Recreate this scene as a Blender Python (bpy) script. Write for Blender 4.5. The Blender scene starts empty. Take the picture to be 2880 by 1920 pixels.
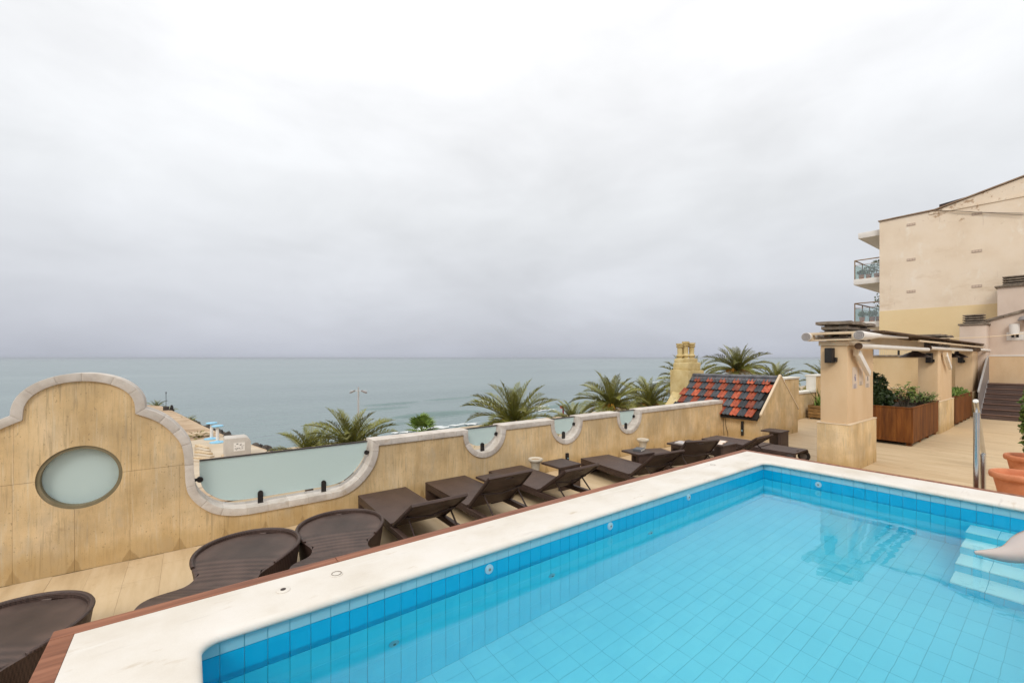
import bpy, bmesh, math, random
from mathutils import Vector, Matrix, noise as mnoise

R = math.radians
random.seed(7)
SC = bpy.context.scene
COL = SC.collection

# ------------------------------------------------------------------ camera
# world: x runs along the long side of the pool, y runs towards the sea, z up, terrace floor at z = 0
F_PX, CX, CY, CAM_H = 1215.0, 1440.0, 1006.5, 2.2
YAW = math.atan2(1625.0, F_PX)
SN, CS = math.sin(YAW), math.cos(YAW)
cam_d = bpy.data.cameras.new('camera')
cam = bpy.data.objects.new('camera', cam_d)
COL.objects.link(cam)
cam.location = (0, 0, CAM_H)
cam.rotation_euler = (R(90), 0, -(math.pi / 2 - YAW))
cam_d.sensor_width = 36
cam_d.lens = F_PX / 2880 * 36
cam_d.shift_y = (CY - 960) / 2880
cam_d.clip_start = .05
cam_d.clip_end = 60000
SC.camera = cam

# ------------------------------------------------------------------ sky and sun
SUN_DIR = Vector((-.66, -.56, .78)).normalized()
wd = bpy.data.worlds.new('World')
SC.world = wd
wd.use_nodes = True
nt = wd.node_tree
nt.nodes.clear()
def wn(t): return nt.nodes.new(t)
w_out = wn('ShaderNodeOutputWorld')
w_bg = wn('ShaderNodeBackground')
nt.links.new(w_bg.outputs[0], w_out.inputs[0])
w_tc = wn('ShaderNodeTexCoord')
w_sep = wn('ShaderNodeSeparateXYZ')
nt.links.new(w_tc.outputs['Generated'], w_sep.inputs[0])
# cloud deck: overcast brightness rises from the horizon to the zenith
w_rmp = wn('ShaderNodeValToRGB')
cr = w_rmp.color_ramp
cr.elements[0].position = 0.0; cr.elements[0].color = (.475, .50, .575, 1)
cr.elements[1].position = 1.0; cr.elements[1].color = (1.72, 1.72, 1.72, 1)
for p, c in ((.06, (.57, .59, .65)), (.14, (.68, .70, .745)), (.30, (.815, .835, .86)), (.50, (.98, .99, 1.01)), (.66, (1.15, 1.15, 1.16))):
    e = cr.elements.new(p); e.color = (*c, 1)
nt.links.new(w_sep.outputs['Z'], w_rmp.inputs[0])
def w_noise(scale, zs, detail, rough, off=(0, 0, 0)):
    mp = wn('ShaderNodeMapping'); mp.inputs['Scale'].default_value = (1, 1, zs); mp.inputs['Location'].default_value = off
    nz = wn('ShaderNodeTexNoise'); nz.inputs['Scale'].default_value = scale
    nz.inputs['Detail'].default_value = detail; nz.inputs['Roughness'].default_value = rough
    nz.inputs['Distortion'].default_value = .35
    nt.links.new(w_tc.outputs['Generated'], mp.inputs[0]); nt.links.new(mp.outputs[0], nz.inputs['Vector'])
    return nz.outputs['Fac']
n1 = w_noise(1.7, 2.2, 6, .52, (3.1, .4, 1.2))
n2 = w_noise(4.2, 2.6, 7, .55, (.2, 1.7, .3))
def w_map(sock, lo, hi):
    m = wn('ShaderNodeMapRange'); m.inputs['From Min'].default_value = .25; m.inputs['From Max'].default_value = .75
    m.inputs['To Min'].default_value = lo; m.inputs['To Max'].default_value = hi
    nt.links.new(sock, m.inputs['Value']); return m.outputs[0]
def w_math(op, a, b):
    m = wn('ShaderNodeMath'); m.operation = op
    for i, s in enumerate((a, b)):
        if isinstance(s, (int, float)): m.inputs[i].default_value = s
        else: nt.links.new(s, m.inputs[i])
    return m.outputs[0]
cl = w_math('MULTIPLY', w_map(n1, .87, 1.12), w_map(n2, .94, 1.06))
w_mul = wn('ShaderNodeVectorMath'); w_mul.operation = 'SCALE'
nt.links.new(w_rmp.outputs[0], w_mul.inputs[0]); nt.links.new(cl, w_mul.inputs['Scale'])
w_sky = wn('ShaderNodeTexSky'); w_sky.sky_type = 'NISHITA'; w_sky.sun_disc = False
w_sky.sun_elevation = math.asin(SUN_DIR.z); w_sky.sun_rotation = math.atan2(SUN_DIR.x, SUN_DIR.y)
w_dim = wn('ShaderNodeVectorMath'); w_dim.operation = 'SCALE'; w_dim.inputs['Scale'].default_value = .08
nt.links.new(w_sky.outputs[0], w_dim.inputs[0])
w_mix = wn('ShaderNodeMix'); w_mix.data_type = 'RGBA'; w_mix.inputs['Factor'].default_value = .97
nt.links.new(w_dim.outputs[0], w_mix.inputs[6]); nt.links.new(w_mul.outputs[0], w_mix.inputs[7])
nt.links.new(w_mix.outputs[2], w_bg.inputs[0])
w_bg.inputs[1].default_value = 1.0

sun_d = bpy.data.lights.new('sun', 'SUN')
sun_d.energy = 1.5; sun_d.angle = R(18); sun_d.color = (1, .95, .87)
sun = bpy.data.objects.new('sun', sun_d); COL.objects.link(sun)
sun.location = (-10, -10, 30)
sun.rotation_euler = SUN_DIR.to_track_quat('Z', 'Y').to_euler()

vs = SC.view_settings
vs.view_transform = 'Standard'; vs.look = 'None'; vs.gamma = 1; vs.exposure = .0; vs.use_curve_mapping = False
SC.render.engine = 'CYCLES'
cy = SC.cycles
cy.use_denoising = True
cy.max_bounces = 12; cy.diffuse_bounces = 5; cy.glossy_bounces = 4; cy.transmission_bounces = 8; cy.transparent_max_bounces = 8
cy.sample_clamp_indirect = 8; cy.caustics_refractive = True; cy.caustics_reflective = False; cy.blur_glossy = .5

# ------------------------------------------------------------------ photo pixel -> place helpers
def ray(x, y):
    xo, yo = x - CX, y - CY
    return Vector((SN * xo + CS * F_PX, -CS * xo + SN * F_PX, -yo))
def at_u(x, y, U):
    r = ray(x, y); return Vector((0, 0, CAM_H)) + r * (U / r.x)
def at_v(x, y, V):
    r = ray(x, y); return Vector((0, 0, CAM_H)) + r * (V / r.y)
def at_z(x, y, Z):
    r = ray(x, y); return Vector((0, 0, CAM_H)) + r * ((Z - CAM_H) / r.z)
def proj(p):
    X = SN * p[0] - CS * p[1]; Z = CS * p[0] + SN * p[1]
    if Z < .05: return None
    return (CX + F_PX * X / Z, CY + F_PX * (CAM_H - p[2]) / Z, Z)

# ------------------------------------------------------------------ materials
def _n(t, ty): return t.nodes.new(ty)
def material(name, cols, rough=.6, scale=4.0, stretch=(1, 1, 1), detail=6, coord='pos', bump=0.0, bscale=None, bstretch=None,
             fine=0.0, spec=.28, metal=0.0, stain=None, coat=0.0, rand=0.0, nrough=.6):
    """cols: list of linear colours the noise runs through; stain=(colour, scale, threshold, stretch)"""
    m = bpy.data.materials.new(name); m.use_nodes = True
    t = m.node_tree; L = t.links
    b = t.nodes['Principled BSDF']
    b.inputs['Roughness'].default_value = rough; b.inputs['Metallic'].default_value = metal
    b.inputs['Specular IOR Level'].default_value = spec; b.inputs['Coat Weight'].default_value = coat
    if coord == 'pos':
        co = _n(t, 'ShaderNodeNewGeometry').outputs['Position']
    else:
        co = _n(t, 'ShaderNodeTexCoord').outputs['Object']
    def nz(sc, st, de=6, ro=.6):
        mp = _n(t, 'ShaderNodeMapping'); mp.inputs['Scale'].default_value = st
        L.new(co, mp.inputs[0])
        n = _n(t, 'ShaderNodeTexNoise'); n.inputs['Scale'].default_value = sc; n.inputs['Detail'].default_value = de
        n.inputs['Roughness'].default_value = ro
        L.new(mp.outputs[0], n.inputs['Vector']); return n.outputs['Fac']
    n = nz(scale, stretch, detail, nrough)
    rp = _n(t, 'ShaderNodeValToRGB')
    k = len(cols)
    while len(rp.color_ramp.elements) < k: rp.color_ramp.elements.new(.5)
    for i, c in enumerate(cols):
        e = rp.color_ramp.elements[i]
        e.position = .5 if k == 1 else .3 + .4 * i / (k - 1)
        e.color = (*c, 1)
    L.new(n, rp.inputs[0])
    out = rp.outputs[0]
    def mixc(fac, a, bcol, mode='MIX'):
        x = _n(t, 'ShaderNodeMix'); x.data_type = 'RGBA'; x.blend_type = mode
        if isinstance(fac, float): x.inputs['Factor'].default_value = fac
        else: L.new(fac, x.inputs['Factor'])
        L.new(a, x.inputs[6])
        if isinstance(bcol, tuple): x.inputs[7].default_value = (*bcol, 1)
        else: L.new(bcol, x.inputs[7])
        return x.outputs[2]
    def mrange(s, a, bb, lo=0.0, hi=1.0):
        r = _n(t, 'ShaderNodeMapRange'); r.inputs['From Min'].default_value = a; r.inputs['From Max'].default_value = bb
        r.inputs['To Min'].default_value = lo; r.inputs['To Max'].default_value = hi
        L.new(s, r.inputs['Value']); return r.outputs[0]
    if stain:
        for (sc_, ssc, th, sst) in ([stain] if not isinstance(stain, list) else stain):
            out = mixc(mrange(nz(ssc, sst, 7, .65), th, th + .14, 0, .8), out, sc_)
    if fine:
        g = nz(140, (1, 1, 1), 3)
        v = mrange(g, .3, .7, 1 - fine, 1 + fine)
        c3 = _n(t, 'ShaderNodeCombineColor')
        for i in range(3): L.new(v, c3.inputs[i])
        out = mixc(1.0, out, c3.outputs[0], 'MULTIPLY')
    if rand:
        oi = _n(t, 'ShaderNodeObjectInfo')
        v = mrange(oi.outputs['Random'], 0, 1, 1 - rand, 1 + rand)
        c3 = _n(t, 'ShaderNodeCombineColor')
        for i in range(3): L.new(v, c3.inputs[i])
        out = mixc(1.0, out, c3.outputs[0], 'MULTIPLY')
    L.new(out, b.inputs['Base Color'])
    if bump:
        bn = nz(bscale or scale * 3, bstretch or stretch, 6, .6)
        bp = _n(t, 'ShaderNodeBump'); bp.inputs['Strength'].default_value = min(1, bump * 20); bp.inputs['Distance'].default_value = bump
        L.new(bn, bp.inputs['Height']); L.new(bp.outputs[0], b.inputs['Normal'])
    return m

def wicker_mat(name, dark, light):
    m = bpy.data.materials.new(name); m.use_nodes = True
    t = m.node_tree; L = t.links; b = t.nodes['Principled BSDF']
    b.inputs['Roughness'].default_value = .5; b.inputs['Specular IOR Level'].default_value = .45
    co = _n(t, 'ShaderNodeTexCoord').outputs['Object']
    def wave(d):
        w = _n(t, 'ShaderNodeTexWave'); w.bands_direction = d; w.inputs['Scale'].default_value = 26
        w.inputs['Distortion'].default_value = .35; w.inputs['Detail'].default_value = 1
        L.new(co, w.inputs['Vector']); return w.outputs['Fac']
    wx, wy, wz = wave('X'), wave('Y'), wave('Z')
    def mth(op, a, c):
        q = _n(t, 'ShaderNodeMath'); q.operation = op
        for i, s_ in enumerate((a, c)):
            if isinstance(s_, float): q.inputs[i].default_value = s_
            else: L.new(s_, q.inputs[i])
        return q.outputs[0]
    h = mth('MULTIPLY', mth('ADD', mth('ADD', wx, wy), wz), .333)
    nzn = _n(t, 'ShaderNodeTexNoise'); nzn.inputs['Scale'].default_value = 5; nzn.inputs['Detail'].default_value = 5
    L.new(co, nzn.inputs['Vector'])
    f = mth('ADD', mth('MULTIPLY', h, .5), mth('MULTIPLY', nzn.outputs['Fac'], .5))
    rp = _n(t, 'ShaderNodeValToRGB'); rp.color_ramp.elements[0].position = .3; rp.color_ramp.elements[1].position = .7
    rp.color_ramp.elements[0].color = (*dark, 1); rp.color_ramp.elements[1].color = (*light, 1)
    L.new(f, rp.inputs[0]); L.new(rp.outputs[0], b.inputs['Base Color'])
    bp = _n(t, 'ShaderNodeBump'); bp.inputs['Strength'].default_value = .6; bp.inputs['Distance'].default_value = .004
    L.new(h, bp.inputs['Height']); L.new(bp.outputs[0], b.inputs['Normal'])
    return m

def tile_mat(name, c0, c1, rough=.15, cell=(.125, .125, .25)):
    """glazed tile; each tile a slightly different shade, taken from the tile's place"""
    m = bpy.data.materials.new(name); m.use_nodes = True
    t = m.node_tree; L = t.links; b = t.nodes['Principled BSDF']
    b.inputs['Roughness'].default_value = rough
    pos = _n(t, 'ShaderNodeNewGeometry').outputs['Position']
    sn = _n(t, 'ShaderNodeVectorMath'); sn.operation = 'SNAP'; sn.inputs[1].default_value = cell
    L.new(pos, sn.inputs[0])
    wnz = _n(t, 'ShaderNodeTexWhiteNoise'); L.new(sn.outputs[0], wnz.inputs['Vector'])
    nz = _n(t, 'ShaderNodeTexNoise'); nz.inputs['Scale'].default_value = 1.1; nz.inputs['Detail'].default_value = 4
    L.new(pos, nz.inputs['Vector'])
    ad = _n(t, 'ShaderNodeMath'); ad.operation = 'ADD'
    L.new(wnz.outputs['Value'], ad.inputs[0]); L.new(nz.outputs['Fac'], ad.inputs[1])
    mu = _n(t, 'ShaderNodeMath'); mu.operation = 'MULTIPLY'; mu.inputs[1].default_value = .5
    L.new(ad.outputs[0], mu.inputs[0])
    x = _n(t, 'ShaderNodeMix'); x.data_type = 'RGBA'
    x.inputs[6].default_value = (*c0, 1); x.inputs[7].default_value = (*c1, 1)
    L.new(mu.outputs[0], x.inputs['Factor']); L.new(x.outputs[2], b.inputs['Base Color'])
    return m

MT = {}
def travertine_mat():
    m = material('travertine_cladding', [(.53, .365, .175), (.59, .42, .22), (.635, .47, .265), (.67, .51, .315)], .75, 1.6, (2.0, 2.0, .6), 8,
                 bump=.002, bscale=18, bstretch=(3, 3, .5), fine=.06,
                 stain=[((.62, .52, .36), 7.0, .58, (3.2, 3.2, .14)), ((.36, .25, .13), 2.3, .66, (1, 1, 1))])
    t = m.node_tree; L = t.links; b = t.nodes['Principled BSDF']
    base = b.inputs['Base Color'].links[0].from_socket
    pos = _n(t, 'ShaderNodeNewGeometry').outputs['Position']
    def nz(sc, st, de=6):
        mp = _n(t, 'ShaderNodeMapping'); mp.inputs['Scale'].default_value = st; L.new(pos, mp.inputs[0])
        n = _n(t, 'ShaderNodeTexNoise'); n.inputs['Scale'].default_value = sc; n.inputs['Detail'].default_value = de; n.inputs['Roughness'].default_value = .6
        L.new(mp.outputs[0], n.inputs['Vector']); return n.outputs['Fac']
    def mth(op, a, c=0.0, d=None):
        q = _n(t, 'ShaderNodeMath'); q.operation = op
        for i, s_ in enumerate((a, c) if d is None else (a, c, d)):
            if isinstance(s_, (int, float)): q.inputs[i].default_value = s_
            else: L.new(s_, q.inputs[i])
        return q.outputs[0]
    def rng(v, a, c, lo, hi):
        r = _n(t, 'ShaderNodeMapRange'); r.interpolation_type = 'SMOOTHSTEP'
        for k, x in zip(('From Min', 'From Max', 'To Min', 'To Max'), (a, c, lo, hi)): r.inputs[k].default_value = x
        L.new(v, r.inputs['Value']); return r.outputs[0]
    def mix(fac, a, col):
        x = _n(t, 'ShaderNodeMix'); x.data_type = 'RGBA'; L.new(fac, x.inputs['Factor']); L.new(a, x.inputs[6]); x.inputs[7].default_value = (*col, 1); return x.outputs[2]
    blot = rng(nz(1.7, (1, 1, 1), 6), .36, .64, .86, 1.12)
    cc = _n(t, 'ShaderNodeCombineColor')
    for i in range(3): L.new(blot, cc.inputs[i])
    xm = _n(t, 'ShaderNodeMix'); xm.data_type = 'RGBA'; xm.blend_type = 'MULTIPLY'; xm.inputs['Factor'].default_value = 1
    L.new(base, xm.inputs[6]); L.new(cc.outputs[0], xm.inputs[7]); base = xm.outputs[2]
    base = mix(rng(nz(46, (1, 1, .7), 3), .63, .70, 0, .6), base, (.26, .18, .09))
    base = mix(rng(nz(3.6, (1, 1, .55), 7), .56, .70, 0, .5), base, (.47, .38, .26))
    # thin grey run-off streaks
    out = mix(mth('MULTIPLY', rng(nz(11, (4, 4, .22), 6), .52, .70, 0, .5), rng(nz(1.3, (1, 1, .6), 3), .38, .62, .15, 1)), base, (.27, .20, .115))
    out = mix(rng(nz(34, (2, 2, .12), 4), .54, .70, 0, .38), out, (.33, .235, .125))
    out = mix(rng(nz(23, (2, 2, .11), 4), .57, .72, 0, .38), out, (.66, .56, .40))
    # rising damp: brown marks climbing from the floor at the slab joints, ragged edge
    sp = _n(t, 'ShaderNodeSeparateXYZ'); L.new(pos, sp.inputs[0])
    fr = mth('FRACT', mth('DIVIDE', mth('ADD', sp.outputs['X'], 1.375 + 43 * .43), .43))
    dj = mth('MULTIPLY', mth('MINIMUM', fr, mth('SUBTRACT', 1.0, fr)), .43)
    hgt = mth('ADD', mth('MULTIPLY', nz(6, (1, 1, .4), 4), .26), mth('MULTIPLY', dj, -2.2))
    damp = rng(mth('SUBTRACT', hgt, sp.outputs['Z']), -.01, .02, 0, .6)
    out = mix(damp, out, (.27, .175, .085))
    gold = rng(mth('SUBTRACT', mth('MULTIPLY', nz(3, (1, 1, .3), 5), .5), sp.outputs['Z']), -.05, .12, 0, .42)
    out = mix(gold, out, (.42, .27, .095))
    L.new(out, b.inputs['Base Color'])
    return m
MT['travertine'] = travertine_mat()
MT['trav_core'] = material('wall_core', [(.40, .29, .16), (.48, .35, .2)], .9)
MT['coping_stone'] = material('coping_stone', [(.45, .39, .335), (.55, .495, .435), (.62, .57, .52)], .8, 6, rand=.09, bump=.002, bscale=40, fine=.06,
                              stain=((.40, .30, .20), 5, .60, (1, 1, 1)))
MT['deck'] = material('terrace_stone', [(.47, .34, .195), (.56, .42, .255), (.61, .475, .31)], .55, 2.6, (2.6, .35, 1), 7, bump=.001, bscale=26, bstretch=(3, .5, 1), rand=.022, fine=.04,
                      stain=[((.36, .25, .135), 2.2, .62, (1, 1, 1)), ((.42, .30, .17), 7, .63, (2, .5, 1))])
MT['deck_joint'] = material('terrace_joint', [(.40, .29, .17), (.48, .36, .22)], .9)
MT['pool_rim'] = material('pool_coping', [(.56, .505, .425), (.64, .595, .53), (.68, .645, .60)], .55, 1.6, (1, 1, 1), 8, bump=.0012, bscale=34, fine=.025,
                          stain=[((.46, .37, .26), 4.2, .61, (.7, 2.2, 1)), ((.50, .46, .41), 9, .60, (.2, 1.6, 1)), ((.68, .65, .60), 5, .60, (.3, 2, 1))])
MT['rim_wood'] = material('rim_timber', [(.135, .05, .026), (.23, .09, .048), (.32, .135, .075)], .55, 3.0, (.5, 6, 3), 7, bump=.0015, bscale=20, bstretch=(.5, 6, 3),
                          stain=((.46, .25, .15), 7, .64, (.25, 3, 2)))
MT['tile_light'] = tile_mat('pool_tile_light', (.23, .50, .60), (.28, .55, .65))
MT['tile_wall'] = tile_mat('pool_tile_wall', (.09, .74, .93), (.13, .79, .96))  # light tile brightened in colour to offset the dimmer light under water
MT['tile_floor'] = tile_mat('pool_tile_floor', (.24, .71, .85), (.29, .76, .88), cell=(.25, .125, .25))
MT['tile_dark'] = tile_mat('pool_tile_dark', (.0, .34, .60), (.003, .375, .635))
MT['tile_step'] = tile_mat('pool_tile_step', (.86, .92, .95), (.90, .95, .97))
MT['grout'] = material('pool_grout', [(.07, .43, .55), (.20, .64, .77)], .8, 3.0)
MT['nozzle'] = material('pool_fitting', [(.30, .52, .62), (.36, .58, .67)], .3)
MT['wicker'] = wicker_mat('dark_wicker', (.028, .0145, .0105), (.080, .047, .036))
MT['wicker2'] = wicker_mat('round_wicker', (.024, .013, .009), (.105, .064, .049))
MT['alu'] = material('brown_metal', [(.04, .025, .02), (.06, .04, .033)], .4, metal=.3)
MT['chrome'] = material('stainless_steel', [(.52, .51, .5), (.6, .6, .6)], .2, metal=1)
MT['blackmetal'] = material('black_metal', [(.014, .012, .012), (.028, .024, .022)], .5)
MT['darkmetal'] = material('bronze_metal', [(.035, .022, .018), (.06, .04, .032)], .45, metal=.4)
MT['plaster'] = material('beige_plaster', [(.60, .42, .245), (.655, .475, .29), (.69, .515, .33)], .85, 1.8, (1, 1, .5), 8, bump=.0015, bscale=60, fine=.03,
                         stain=[((.42, .30, .19), 2.6, .63, (1.2, 1.2, .3))])
MT['plaster_pink'] = material('pale_plaster', [(.55, .43, .34), (.61, .49, .40), (.65, .53, .44)], .85, 1.4, (1, 1, .5), 8, bump=.0015, bscale=60, fine=.03,
                              stain=[((.40, .30, .23), 2.2, .64, (1.4, 1.4, .3))])
MT['plaster_ochre'] = material('ochre_plaster', [(.56, .40, .215), (.61, .45, .255), (.64, .49, .295)], .85, 1.2, (1, 1, .4), 8, bump=.0015, bscale=60,
                               stain=[((.36, .27, .19), 1.6, .63, (1.8, 1.8, .22))])
MT['party'] = material('party_wall', [(.71, .58, .44), (.77, .65, .51), (.80, .69, .565)], .9, .7, (1, 1, 1.3), 9, bump=.012, bscale=7, fine=.05,
                       stain=[((.82, .74, .63), 1.6, .58, (1, 1.6, .8)), ((.60, .46, .32), .8, .60, (1, .7, 1.4)), ((.56, .45, .35), 3.4, .63, (1, 2.2, .25)), ((.40, .25, .15), 2.6, .69, (1, 1, 1))])
def flake(m):
    t = m.node_tree; L = t.links; b = t.nodes['Principled BSDF']; base = b.inputs['Base Color'].links[0].from_socket
    pos = _n(t, 'ShaderNodeNewGeometry').outputs['Position']
    n = _n(t, 'ShaderNodeTexNoise'); n.inputs['Scale'].default_value = 3.2; n.inputs['Detail'].default_value = 8; n.inputs['Roughness'].default_value = .7; L.new(pos, n.inputs['Vector'])
    n2_ = _n(t, 'ShaderNodeTexNoise'); n2_.inputs['Scale'].default_value = .55; n2_.inputs['Detail'].default_value = 3; L.new(pos, n2_.inputs['Vector'])
    sp = _n(t, 'ShaderNodeSeparateXYZ'); L.new(pos, sp.inputs[0])
    def mr(v, a, c, lo, hi):
        r = _n(t, 'ShaderNodeMapRange')
        for k, x in zip(('From Min', 'From Max', 'To Min', 'To Max'), (a, c, lo, hi)): r.inputs[k].default_value = x
        L.new(v, r.inputs['Value']); return r.outputs[0]
    def mth(op, a, c):
        q = _n(t, 'ShaderNodeMath'); q.operation = op
        for i, s_ in enumerate((a, c)):
            if isinstance(s_, (int, float)): q.inputs[i].default_value = s_
            else: L.new(s_, q.inputs[i])
        return q.outputs[0]
    f = mth('ADD', n.outputs['Fac'], mth('MULTIPLY', mr(n2_.outputs['Fac'], .4, .65, 0, 1), .16))
    f = mth('ADD', f, mr(sp.outputs['Z'], 7.6, 9.3, -.14, .05))
    x = _n(t, 'ShaderNodeMix'); x.data_type = 'RGBA'; L.new(mr(f, .665, .72, 0, .75), x.inputs['Factor']); L.new(base, x.inputs[6]); x.inputs[7].default_value = (.36, .22, .12, 1)
    L.new(x.outputs[2], b.inputs['Base Color'])
flake(MT['party'])
MT['party_yellow'] = material('yellow_paint', [(.73, .555, .31), (.76, .59, .34), (.78, .62, .37)], .85, .6, detail=8)
MT['old_ochre'] = material('weathered_ochre', [(.38, .275, .11), (.54, .42, .20), (.62, .51, .28)], .9, 3.2, detail=9, bump=.006, bscale=14,
                           stain=[((.10, .085, .06), 3.4, .60, (1.6, 1.6, .5)), ((.60, .50, .28), 5, .62, (1, 1, 1))])
MT['rt_red'] = material('glazed_red_tile', [(.20, .032, .014), (.32, .062, .024), (.42, .115, .05)], .45, 9, coat=0, rand=.45, coord='pos')
MT['rt_grey'] = material('glazed_grey_tile', [(.030, .034, .040), (.055, .06, .068), (.09, .09, .095)], .45, 7, coat=0, rand=.45)
MT['rt_ridge'] = material('glazed_ridge_tile', [(.05, .05, .056), (.09, .088, .096), (.13, .125, .135)], .3, 6, rand=.15)
MT['rt_under'] = material('roof_underlay', [(.02, .016, .014), (.03, .025, .02)], .9)
MT['concrete_cap'] = material('weathered_concrete', [(.11, .088, .068), (.21, .168, .13), (.31, .255, .20)], .9, 5, detail=8, bump=.004, bscale=20)
MT['vent_clay'] = material('vent_clay', [(.42, .33, .26), (.48, .38, .30)], .8)
MT['white_paint'] = material('white_paint', [(.70, .66, .61), (.76, .73, .69)], .5, 3, stain=((.5, .42, .34), 4, .68, (1, 1, 1)))
MT['cream_paint'] = material('cream_paint', [(.62, .48, .32), (.69, .56, .40)], .6, 3, stain=((.42, .31, .2), 5, .64, (1, 1, 1)))
MT['white_stone'] = material('white_stone', [(.66, .62, .54), (.74, .71, .64)], .6, 6)
MT['roof_rim'] = material('roof_rim', [(.24, .16, .11), (.38, .28, .2)], .9, 3)
MT['urn_stone'] = material('urn_stone', [(.50, .44, .34), (.60, .54, .44)], .7, 8)
MT['brown_sheet'] = material('brown_sheet', [(.08, .045, .026), (.12, .07, .042)], .6, 4)
MT['planter_wood'] = material('planter_timber', [(.085, .025, .004), (.15, .048, .008), (.22, .08, .015)], .75, 3, (5, 5, .5), 7, bump=.002, bscale=20, bstretch=(5, 5, .5), rand=.22,
                              stain=((.06, .04, .02), 2.2, .62, (2, 2, .5)))
MT['crate_wood'] = material('crate_timber', [(.16, .085, .026), (.26, .15, .055), (.33, .20, .08)], .7, 3, (2, 2, 6), 6, rand=.2)
MT['composite'] = material('stair_boards', [(.080, .052, .044), (.115, .078, .066), (.15, .105, .09)], .6, 3, (3, .5, 3), 7, rand=.1)
MT['composite_nose'] = material('stair_treads', [(.13, .075, .055), (.17, .10, .075), (.21, .13, .10)], .6, 3, (3, .5, 3), 7, rand=.1)
MT['grey_metal'] = material('grey_metal', [(.20, .175, .165), (.26, .23, .22)], .5, 3)
MT['pale_metal'] = material('pale_metal', [(.46, .45, .44), (.55, .54, .53)], .4, metal=.4)
MT['terracotta'] = material('terracotta', [(.46, .155, .07), (.54, .20, .095), (.60, .245, .125)], .65, 5, fine=.03)
MT['soil'] = material('soil', [(.03, .02, .012), (.06, .04, .025)], .95, 14)
MT['paper'] = material('notice_paper', [(.60, .49, .39), (.64, .53, .43)], .8)
MT['ink_blue'] = material('notice_blue', [(.15, .16, .28), (.18, .19, .32)], .8)
MT['ink_grey'] = material('notice_grey', [(.20, .18, .17), (.26, .24, .22)], .8)
MT['book_grey'] = material('book_cover', [(.075, .08, .09), (.11, .115, .125)], .5)
MT['book_page'] = material('book_pages', [(.72, .68, .6), (.78, .75, .68)], .8)
MT['mag'] = material('magazine_print', [(.26, .32, .40), (.52, .5, .5), (.50, .32, .22)], .4, 16, coord='obj')
MT['mag2'] = material('open_magazine_print', [(.75, .72, .66), (.6, .4, .27), (.78, .76, .72)], .4, 7, coord='obj')
MT['leaf_dark'] = material('dark_leaf', [(.012, .026, .006), (.026, .05, .010), (.045, .075, .016)], .45, 2.2, rand=.3, spec=.4)
MT['leaf_mid'] = material('mid_leaf', [(.06, .10, .018), (.11, .165, .032), (.16, .22, .055)], .5, 3, rand=.2)
MT['leaf_grass'] = material('bright_leaf', [(.075, .13, .02), (.13, .20, .035), (.18, .25, .05)], .5, 3)
MT['frond'] = material('palm_frond', [(.10, .11, .016), (.17, .17, .03), (.24, .22, .06)], .5, .9, rand=.35)
MT['frond_dry'] = material('palm_stalk', [(.25, .19, .09), (.36, .27, .12)], .6, 3)
MT['fruit'] = material('palm_fruit_stalks', [(.42, .19, .02), (.56, .28, .035)], .6, 8)
MT['trunk'] = material('palm_trunk', [(.09, .065, .045), (.16, .12, .085), (.22, .17, .12)], .95, 3, (1, 1, 5), 7, bump=.02, bscale=8)
MT['bark'] = material('stem_bark', [(.06, .045, .03), (.1, .08, .055)], .9, 10)
MT['sand'] = material('beach_sand', [(.34, .26, .165), (.42, .33, .22), (.48, .39, .27)], .95, .12, detail=9)
MT['gravel'] = material('jetty_gravel', [(.30, .20, .12), (.43, .31, .20), (.54, .42, .29)], .95, .22, detail=10, bump=.3, bscale=.6,
                        stain=[((.20, .13, .07), .5, .54, (.5, 1.6, 1)), ((.52, .46, .37), .3, .60, (1, 1, 1))])
MT['paving'] = material('jetty_paving', [(.42, .335, .235), (.50, .41, .30), (.56, .47, .36)], .9, .25, (.4, 1.5, 1), 8)
MT['street'] = material('promenade_paving', [(.30, .24, .18), (.38, .31, .24)], .9, .3, detail=8)
MT['rock'] = material('sea_rock', [(.025, .022, .02), (.06, .05, .042), (.11, .09, .07)], .9, .8, rand=.25)
MT['foam'] = material('sea_foam', [(.55, .58, .58), (.66, .68, .68)], .9, 1.2)
MT['sky_blue'] = material('blue_paint', [(.22, .48, .66), (.28, .54, .72)], .5)
MT['red_cloth'] = material('red_flag', [(.5, .03, .04), (.6, .05, .06)], .7)
MT['dark_red'] = material('dark_red_paint', [(.12, .015, .02), (.18, .03, .035)], .6)
MT['rubber'] = material('grey_rubber', [(.035, .03, .028), (.055, .048, .045)], .6)

def frosted(name, col, trans=.55):
    m = bpy.data.materials.new(name); m.use_nodes = True
    t = m.node_tree; L = t.links
    for n in list(t.nodes):
        if n.type == 'BSDF_PRINCIPLED': t.nodes.remove(n)
    out = t.nodes['Material Output']
    d = _n(t, 'ShaderNodeBsdfDiffuse'); tr = _n(t, 'ShaderNodeBsdfTranslucent'); g = _n(t, 'ShaderNodeBsdfGlossy')
    d.inputs[0].default_value = (*col, 1); tr.inputs[0].default_value = (*col, 1)
    g.inputs['Roughness'].default_value = .25
    mx = _n(t, 'ShaderNodeMixShader'); mx.inputs[0].default_value = trans
    L.new(d.outputs[0], mx.inputs[1]); L.new(tr.outputs[0], mx.inputs[2])
    lw = _n(t, 'ShaderNodeFresnel'); lw.inputs[0].default_value = 1.3
    m2 = _n(t, 'ShaderNodeMixShader'); L.new(lw.outputs[0], m2.inputs[0])
    L.new(mx.outputs[0], m2.inputs[1]); L.new(g.outputs[0], m2.inputs[2]); L.new(m2.outputs[0], out.inputs[0])
    return m
MT['frosted'] = frosted('frosted_glass', (.85, .985, .96))
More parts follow.
